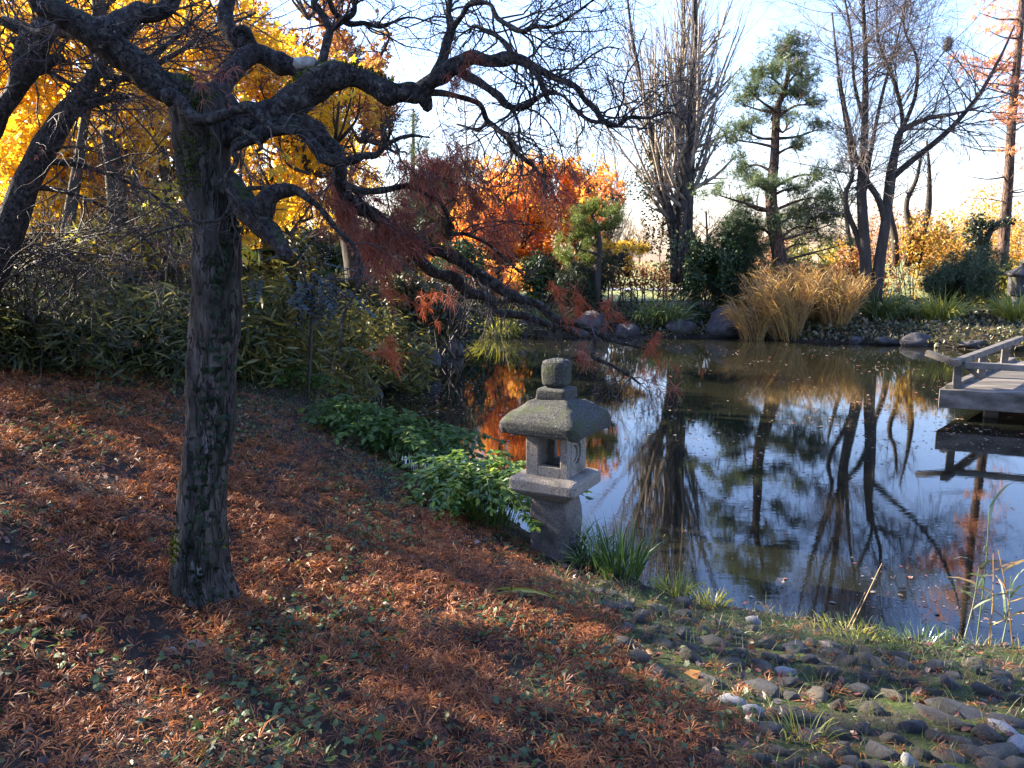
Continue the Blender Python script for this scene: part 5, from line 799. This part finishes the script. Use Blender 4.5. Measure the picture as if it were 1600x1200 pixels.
for x, y, z, d_ in zip(X_, Y_, Z_, SD_):  # more of them closing the gaps
    if path_w(x, y) < .5 or d_ < .45 or len(spots) > 170: continue
    r = rng.uniform(.045, .085); p = np.array((x, y, z))
    if min(np.hypot(q[0][0] - x, (q[0][1] - y)) - q[1] * .85 for q in spots) > r * .85: spots.append((p, r, r * rng.uniform(.6, .85), rng.uniform(.03, .042), int(rng.choice([0, 0, 1, 2, 2, 2]))))
for k, (p, rx, ry, rz, c) in enumerate(spots):
    key = (c, k % 5)
    if key not in meshes: meshes[key] = lump((0, 0, 0), (1, 1, 1), 100 + k, .4, 2).mesh('cobble', CM[c], True)
    o = link('cobble', meshes[key], cp); o.matrix_parent_inverse = Matrix.Identity(4); o.location = (p[0], p[1], p[2] + .010 + rng.normal() * .004); o.scale = (rx, ry, rz); o.rotation_euler = (rng.normal() * .15, rng.normal() * .15, rng.normal() * .5 - .35)
# ------------------------------------------------------------------ near bank: leaf litter, weeds, clover
import bmesh as _bm
_b = _bm.new(); _bm.ops.create_icosphere(_b, subdivisions=1, radius=1); PEB = (np.array([v.co for v in _b.verts]) * (1, .8, .6), [[v.index for v in f.verts] for f in _b.faces]); _b.free()
def field(n, x0, x1, y0, y1, f):
    x, y = uni(x0, x1, n), uni(y0, y1, n); s = sd(x, y); keep_ = f(x, y, s) > rnd(n); x, y, s = x[keep_], y[keep_], s[keep_]; return np.stack((x, y, H(x, y, s)), -1)
def path_w(x, y): return np.clip((x - .12 - .27 * (4.7 - y) - .10 * np.sin(y * 5)) / .25, 0, 1)      # 0 on the leafy slope, 1 on the cobbled edge
def patch(x, y, s, k=0): return fbm(np.stack((x + k * 17, y - k * 9), -1), s, 3)
def dl(x, y, s): return np.where(s > .02, (1 - .93 * path_w(x, y)) * np.clip(.78 + .45 * patch(x, y, 2.6), .3, 1) * np.clip(.85 + .5 * patch(x, y, 9, 2), .25, 1) * np.clip((s + .1) / .9, .10, 1) * np.clip((7.5 - y) / 3, .2, 1), 0)
LIT = leafmat('fallen_lace_maple_leaf', [(.034, .014, .009), (.10, .034, .017), (.27, .088, .028), (.46, .18, .048), (.23, .06, .02), (.08, .027, .014), (.37, .135, .038)], .4, .03, .5, nscale=2.2)
p = field(135000, -5.5, 3.2, 1.5, 7.6, dl); p[:, 2] += uni(.004, .03, len(p)) + .02 * np.clip(patch(p[:, 0], p[:, 1], 7, 2), 0, 1); mb = MB(); leaves(mb, p, uni(.03, .08, len(p)) * (1 + .5 * (rnd(len(p)) < .15)), LACE, nrm(len(p), 3) * (1, 1, .25), nrm(len(p), 3) * .6, flat=1.5)
tag(kind(mb.build('leaf_litter', LIT), 'stuff'), 'carpet of rust orange feathery maple leaves over the near bank', 'leaf litter')
def dl2(x, y, s): return np.where(s > .0, np.clip(.07 + .8 * np.clip((-x - .9) / 1.5, 0, 1) + .22 * patch(x, y, 2.2, 1) + .22 * path_w(x, y), .04, 1) * np.clip((9.5 - y) / 4, .1, 1), 0)
p = field(26000, -7, 3.6, 1.5, 9.5, dl2); p[:, 2] += uni(.003, .03, len(p)); mb = MB(); leaves(mb, p, uni(.018, .05, len(p)), [OVAL, MAPLE, OVAL], nrm(len(p), 3) * (1, 1, .4), nrm(len(p), 3) * .55, flat=1.0)
tag(kind(mb.build('leaf_litter', leafmat('fallen_mixed_leaf', [(.03, .016, .012), (.07, .03, .02), (.16, .045, .035), (.24, .12, .06), (.10, .04, .025), (.34, .23, .14), (.05, .025, .018), (.26, .08, .035), (.06, .03, .03)], .3, .05, .45)), 'stuff'), 'scattered dark red and tan broad leaves among the litter on the near bank', 'leaf litter')
def dg(x, y, s): return np.where(s > .0, np.clip(.30 + 1.1 * patch(x, y, 1.9, 3) + .35 * np.clip((x + 1.2) / 1.5, 0, 1), .03, 1) * (1 - .85 * path_w(x, y)) * np.clip((10 - y) / 5, .2, 1), 0)
p = field(90000, -6, 3.4, 1.5, 10, dg); p[:, 2] += uni(.012, .055, len(p)); mb = MB(); leaves(mb, p, uni(.014, .042, len(p)), [IVY, OVAL, DIAMOND], nrm(len(p), 3) * (1, 1, .3), nrm(len(p), 3) * .5, flat=1.2)
tag(kind(mb.build('ground_cover', leafmat('clover_and_weed_leaf', [(.016, .03, .010), (.035, .06, .016), (.08, .12, .025), (.04, .065, .022), (.13, .17, .03)], .4, .04, .5)), 'stuff'), 'low dark green clover and weeds growing through the litter on the near bank', 'ground cover')
def gg(x, y, s): return np.where(s > -.02, np.clip(1.6 * np.exp(-np.abs(s - .12) / .16) * (x > .3) + .75 * path_w(x, y) * (patch(x, y, 3, 4) > -.15) + .12 * (patch(x, y, 2, 5) > .1) + .3 * np.clip((y - 5.5) / 3, 0, 1) * (x < 0), 0, 1), 0)
p = field(70000, -6, 3.6, 1.6, 10, gg); mb = MB(); n = len(p); d = np.stack((nrm(n) * .55, nrm(n) * .55, np.ones(n)), -1); blades(mb, p, d, uni(.03, .13, n), uni(.0025, .005, n), uni(.3, 1.6, n), 4, .06)
tag(kind(mb.build('grass', leafmat('short_grass_blade', [(.04, .06, .015), (.09, .12, .025), (.17, .18, .05), (.25, .22, .10)], .4, .05)), 'stuff'), 'short grass tufts along the near shore and between the cobbles', 'grass')
p = field(9000, .3, 3.4, 1.6, 4.6, lambda x, y, s: np.where(s > .05, .5 * path_w(x, y), 0)); mb = MB(); leaves(mb, p, uni(.004, .016, len(p)), [PEB], nrm(len(p), 3), nrm(len(p), 3), flat=1.5)
tag(kind(mb.build('gravel', leafmat('grit_stone', [(.03, .026, .02), (.07, .06, .05), (.13, .12, .105), (.05, .04, .03)], 0, .03)), 'stuff'), 'small grit and gravel packed between the cobbles on the near shore', 'gravel')
# far-bank ground cover
p = np.concatenate((field(16000, -3.5, 17, 19.8, 26, lambda x, y, s: np.where(s > .05, .9, 0)), field(26000, 3, 17, 17.5, 23, lambda x, y, s: np.where((s > .03) & (s < 1.6), .9, 0)), field(5000, -4.5, -1, 9, 20, lambda x, y, s: np.where(s > .03, .9, 0)))); p[:, 2] += uni(.0, .12, len(p)); mb = MB(); leaves(mb, p, uni(.06, .16, len(p)), [DIAMOND, LANCE], nrm(len(p), 3), None, flat=.5)
tag(kind(mb.build('ground_cover', leafmat('bank_cover_leaf', [(.02, .03, .01), (.05, .06, .018), (.12, .11, .03), (.16, .09, .04)], .35, .06)), 'stuff'), 'mixed low green and brown growth covering the far bank', 'ground cover')
# floating leaves and flecks on the pond
p = field(30000, -2, 8, 4.0, 20, lambda x, y, s: np.where(s < -.02, np.clip(.25 + .8 * patch(x, y, 1.1, 6) + .7 * np.exp(s / .25), .03, 1) * np.clip(1.4 - (y - 4) / 12, .2, 1), 0)); p[:, 2] = .004; n = len(p); mb = MB(); leaves(mb, p, uni(.008, .017, n) * (1 + 2.0 * (rnd(n) < .16)) * (1 + .4 * (p[:, 1] > 9)), [OVAL, MAPLE, DIAMOND], nrm(n, 3) * (1, 1, 0), np.broadcast_to(np.array((0, 0, 1.)), (n, 3)) + .05 * nrm(n, 3))
tag(kind(mb.build('floating_leaves', leafmat('floating_leaf', [(.12, .04, .03), (.24, .08, .05), (.14, .10, .08), (.36, .29, .22), (.08, .06, .05)], .1, .05)), 'stuff'), 'small fallen leaves and flecks floating on the pond', 'floating leaves')
# single large leaves that stand out
BIGL = [leafmat('large_tan_leaf', [(.22, .17, .13), (.30, .24, .19)], .25, .03), leafmat('large_pink_leaf', [(.24, .11, .09), (.30, .16, .13)], .25, .08), leafmat('large_orange_leaf', [(.5, .22, .05), (.6, .3, .07)], .4, .05)]
for px, py, sz, c, lab in [(1298, 1020, .12, 0, 'large pale curled leaf lying beside the grassy shore'), (1088, 1030, .13, 1, 'pinkish dead leaf beside the tan cobbles'), (1068, 1055, .11, 2, 'orange brown dead leaf at the edge of the cobbles'), (948, 912, .07, 0, 'pale leaf caught below the green grass tufts'), (1213, 918, .10, 0, 'grey leaf floating alone on the pond near the shore'), (740, 852, .06, 0, 'small pale leaf in front of the lantern foot'), (300, 1192, .10, 2, 'curled orange leaf at the bottom left among clover'), (250, 1022, .08, 0, 'pale dead leaf in the shade right of the trunk foot'), (412, 1055, .09, 2, 'yellow orange leaf in the shaded litter below the trunk'), (285, 1015, .09, 0, 'narrow pale curled leaf below the trunk foot'), (665, 1152, .08, 1, 'pink leaf in the lower middle of the litter')]:
    q = G(px, py); q = q + (0, 0, .012); mb = MB(); leaves(mb, q[None], np.array([sz]), OVAL if c != 1 else MAPLE, nrm(1, 3) * (1, .4, .1), np.array([[.15, -.4, 1.]])); tag(mb.build('fallen_leaf', BIGL[c]), lab, 'leaf', 'large fallen leaves on the near bank')
rng = np.random.default_rng(15)
# ------------------------------------------------------------------ near plants
def ferny(b, W, D, Hh, n, label, mat, lf=.055):
    t = thing('leafy_clump', b, label, 'plant', 'green leafy clumps beside the pond'); mb = MB(); stt = MB(); a = uni(0, 6.283, n); rr = np.sqrt(rnd(n)); p = b + np.stack((np.cos(a) * rr * W * .75, np.sin(a) * rr * D * .75, np.zeros(n)), -1); p[:, 2] = np.maximum(H(p[:, 0], p[:, 1]), 0)
    o = np.stack((np.cos(a) * rr, np.sin(a) * rr - .15, np.zeros(n)), -1) + .25 * nrm(n, 3) * (1, 1, 0); h = uni(.5, 1.05, n) * Hh; C_ = np.stack([catmull([q, q + (*(v[:2] * .10), hh * .8), q + (*(v[:2] * .26), hh * .95), q + (*(v[:2] * .42), hh * .78)], 10) for q, v, hh in zip(p, o, h)]); tubes(stt, C_, np.full((n, 10), .0025), 3)
    for s in (-1, 1):
        q, dd = pts_on(C_, 8, (.35, 1)); sdv = unit(np.cross(dd, (0, 0, 1.))); leaves(mb, q, uni(.7, 1.3, len(q)) * lf, [OVAL, DIAMOND, OVAL], dd * .7 + s * sdv + .2 * nrm(len(q), 3), np.broadcast_to(np.array((0, 0, 1.)), (len(q), 3)) + .3 * nrm(len(q), 3))
    leaves(mb, C_[:, -1], np.full(n, lf * 1.2), OVAL, C_[:, -1] - C_[:, -2]); stt.build('stalks', mat, t); mb.build('leaves', mat, t)
FRN = leafmat('bright_green_compound_leaf', [(.05, .11, .02), (.09, .18, .03), (.15, .25, .04), (.26, .31, .05)], .5, .05, .4); FRN2 = leafmat('fresh_green_leaf', [(.04, .08, .015), (.07, .13, .022), (.13, .20, .035)], .5, .03, .5)
ferny(seat(-1.05, 7.2), .55, .4, .5, 190, 'mid green leafy clump left of the lantern, the farther of the two', FRN2, .07); ferny(seat(-.22, 5.9), .34, .3, .46, 190, 'bright backlit ferny clump touching the left side of the lantern', FRN, .06); ferny(seat(-2.6, 8.6), .6, .4, .25, 70, 'low dark green leafy clump on the slope behind the trunk', FRN2, .07); ferny(at(590, 575, 12.8) + (0, 0, -.15), .3, .25, .3, 40, 'small bright leafy plant above the mossy left shore boulder', FRN, .11)
tuft('grass_tuft', G(893, 866), 'yellow green grass tuft at the foot of the lantern post', GRN, 110, .30, .7, 1.0, .009, r=.10, group='grass tufts at the water edge'); tuft('grass_tuft', G(965, 898), 'tall green iris like tuft right of the lantern', GRN, 120, .42, .55, .7, .012, r=.14, group='grass tufts at the water edge'); tuft('grass_tuft', G(925, 880), 'dense green grass tuft between the lantern and the iris tuft', GRN, 150, .26, .9, 1.2, .008, r=.12, group='grass tufts at the water edge'); tuft('grass_tuft', G(1055, 928), 'short lime grass tuft at the end of the tan cobbles', SEDY, 110, .2, .9, 1.0, .008, r=.10, group='grass tufts at the water edge'); tuft('grass_tuft', G(1112, 946), 'small lime grass tuft on the shore, right of the other lime tuft', SEDY, 60, .14, .9, 1.0, .007, r=.07, group='grass tufts at the water edge')
tuft('grass_tuft', G(1255, 1155), 'yellowing grass tuft among the cobbles', SEDY, 60, .14, 1.2, 1.4, .006, r=.08, group='grass tufts at the water edge'); tuft('grass_tuft', G(1440, 1010), 'mossy green grass tuft on the near shore below the reeds', GRN, 160, .12, 1.1, 1.2, .006, r=.2, group='grass tufts at the water edge'); tuft('grass_tuft', G(1330, 990), 'low mossy grass hummock on the near shore', SEDY, 200, .09, 1.1, 1.2, .006, r=.2, group='grass tufts at the water edge')
# two pale dry stems leaning over the water, and common reeds standing at the right
for x0, y0, x1, y1, lab in ((1328, 985, 1378, 880, 'thin dry straw leaning over the pond, the longer of two'), (1322, 985, 1352, 925, 'thin dry straw leaning over the pond, the shorter of two')):
    q = G(x0, y0); mb = MB(); tubes(mb, catmull([q, at(x1, y1, q[1] + .1)], 6), np.linspace(.003, .0015, 6), 5); tag(mb.build('dry_straw', REED), lab, 'straw')
RDG = leafmat('green_reed_leaf', [(.06, .10, .03), (.12, .16, .05)], .4, .1)
for x0, y0, x1, y1, n, mt, lab in [(1526, 1002, 1546, 790, 9, RDG, 'tall green reed with slim leaves standing near the shore, tallest'), (1545, 1008, 1552, 865, 6, REED, 'straw coloured reed stem beside the tallest green reed'), (1505, 1004, 1530, 885, 5, RDG, 'short reed leaning right near the shore'), (1582, 1005, 1560, 860, 5, REED, 'thin reed leaning left at the right edge'), (1565, 1010, 1580, 900, 5, RDG, 'short green reed with broad leaf at the right edge')]:
    q = onz(x0, y0, 0); t = thing('common_reed', q, lab, 'reed', 'common reeds at the near shore'); L_ = catmull([q, at((x0 + x1) / 2 + 3, (y0 + y1) / 2, q[1] + .03), at(x1, y1, q[1] + .06)], 10); mb = MB(); tubes(mb, L_, np.linspace(.0045, .002, 10), 5); mb.build('stem', mt, t); mb = MB(); pq, dd = pts_on(L_[None], n, (.2, 1)); blades(mb, pq, dd * .8 + nrm(n, 3) * (1, .6, .2), uni(.12, .3, n), uni(.008, .016, n), uni(.5, 1.4, n), 5); mb.build('leaves', mt, t)
mb = MB(); q = G(800, 935); blades(mb, np.array([q + (-.12, .05, .03), q + (-.10, 0, .02)]), np.array([(1, -.25, .15), (.9, -.1, .22)]), np.array([.42, .3]), np.array([.022, .018]), np.array([.5, .5]), 5); tag(mb.build('sedge_leaf', SEDY), 'long yellow green blade lying on the litter below the lantern', 'leaf')

for o in bpy.data.objects:
    if '_w' in o: del o['_w']
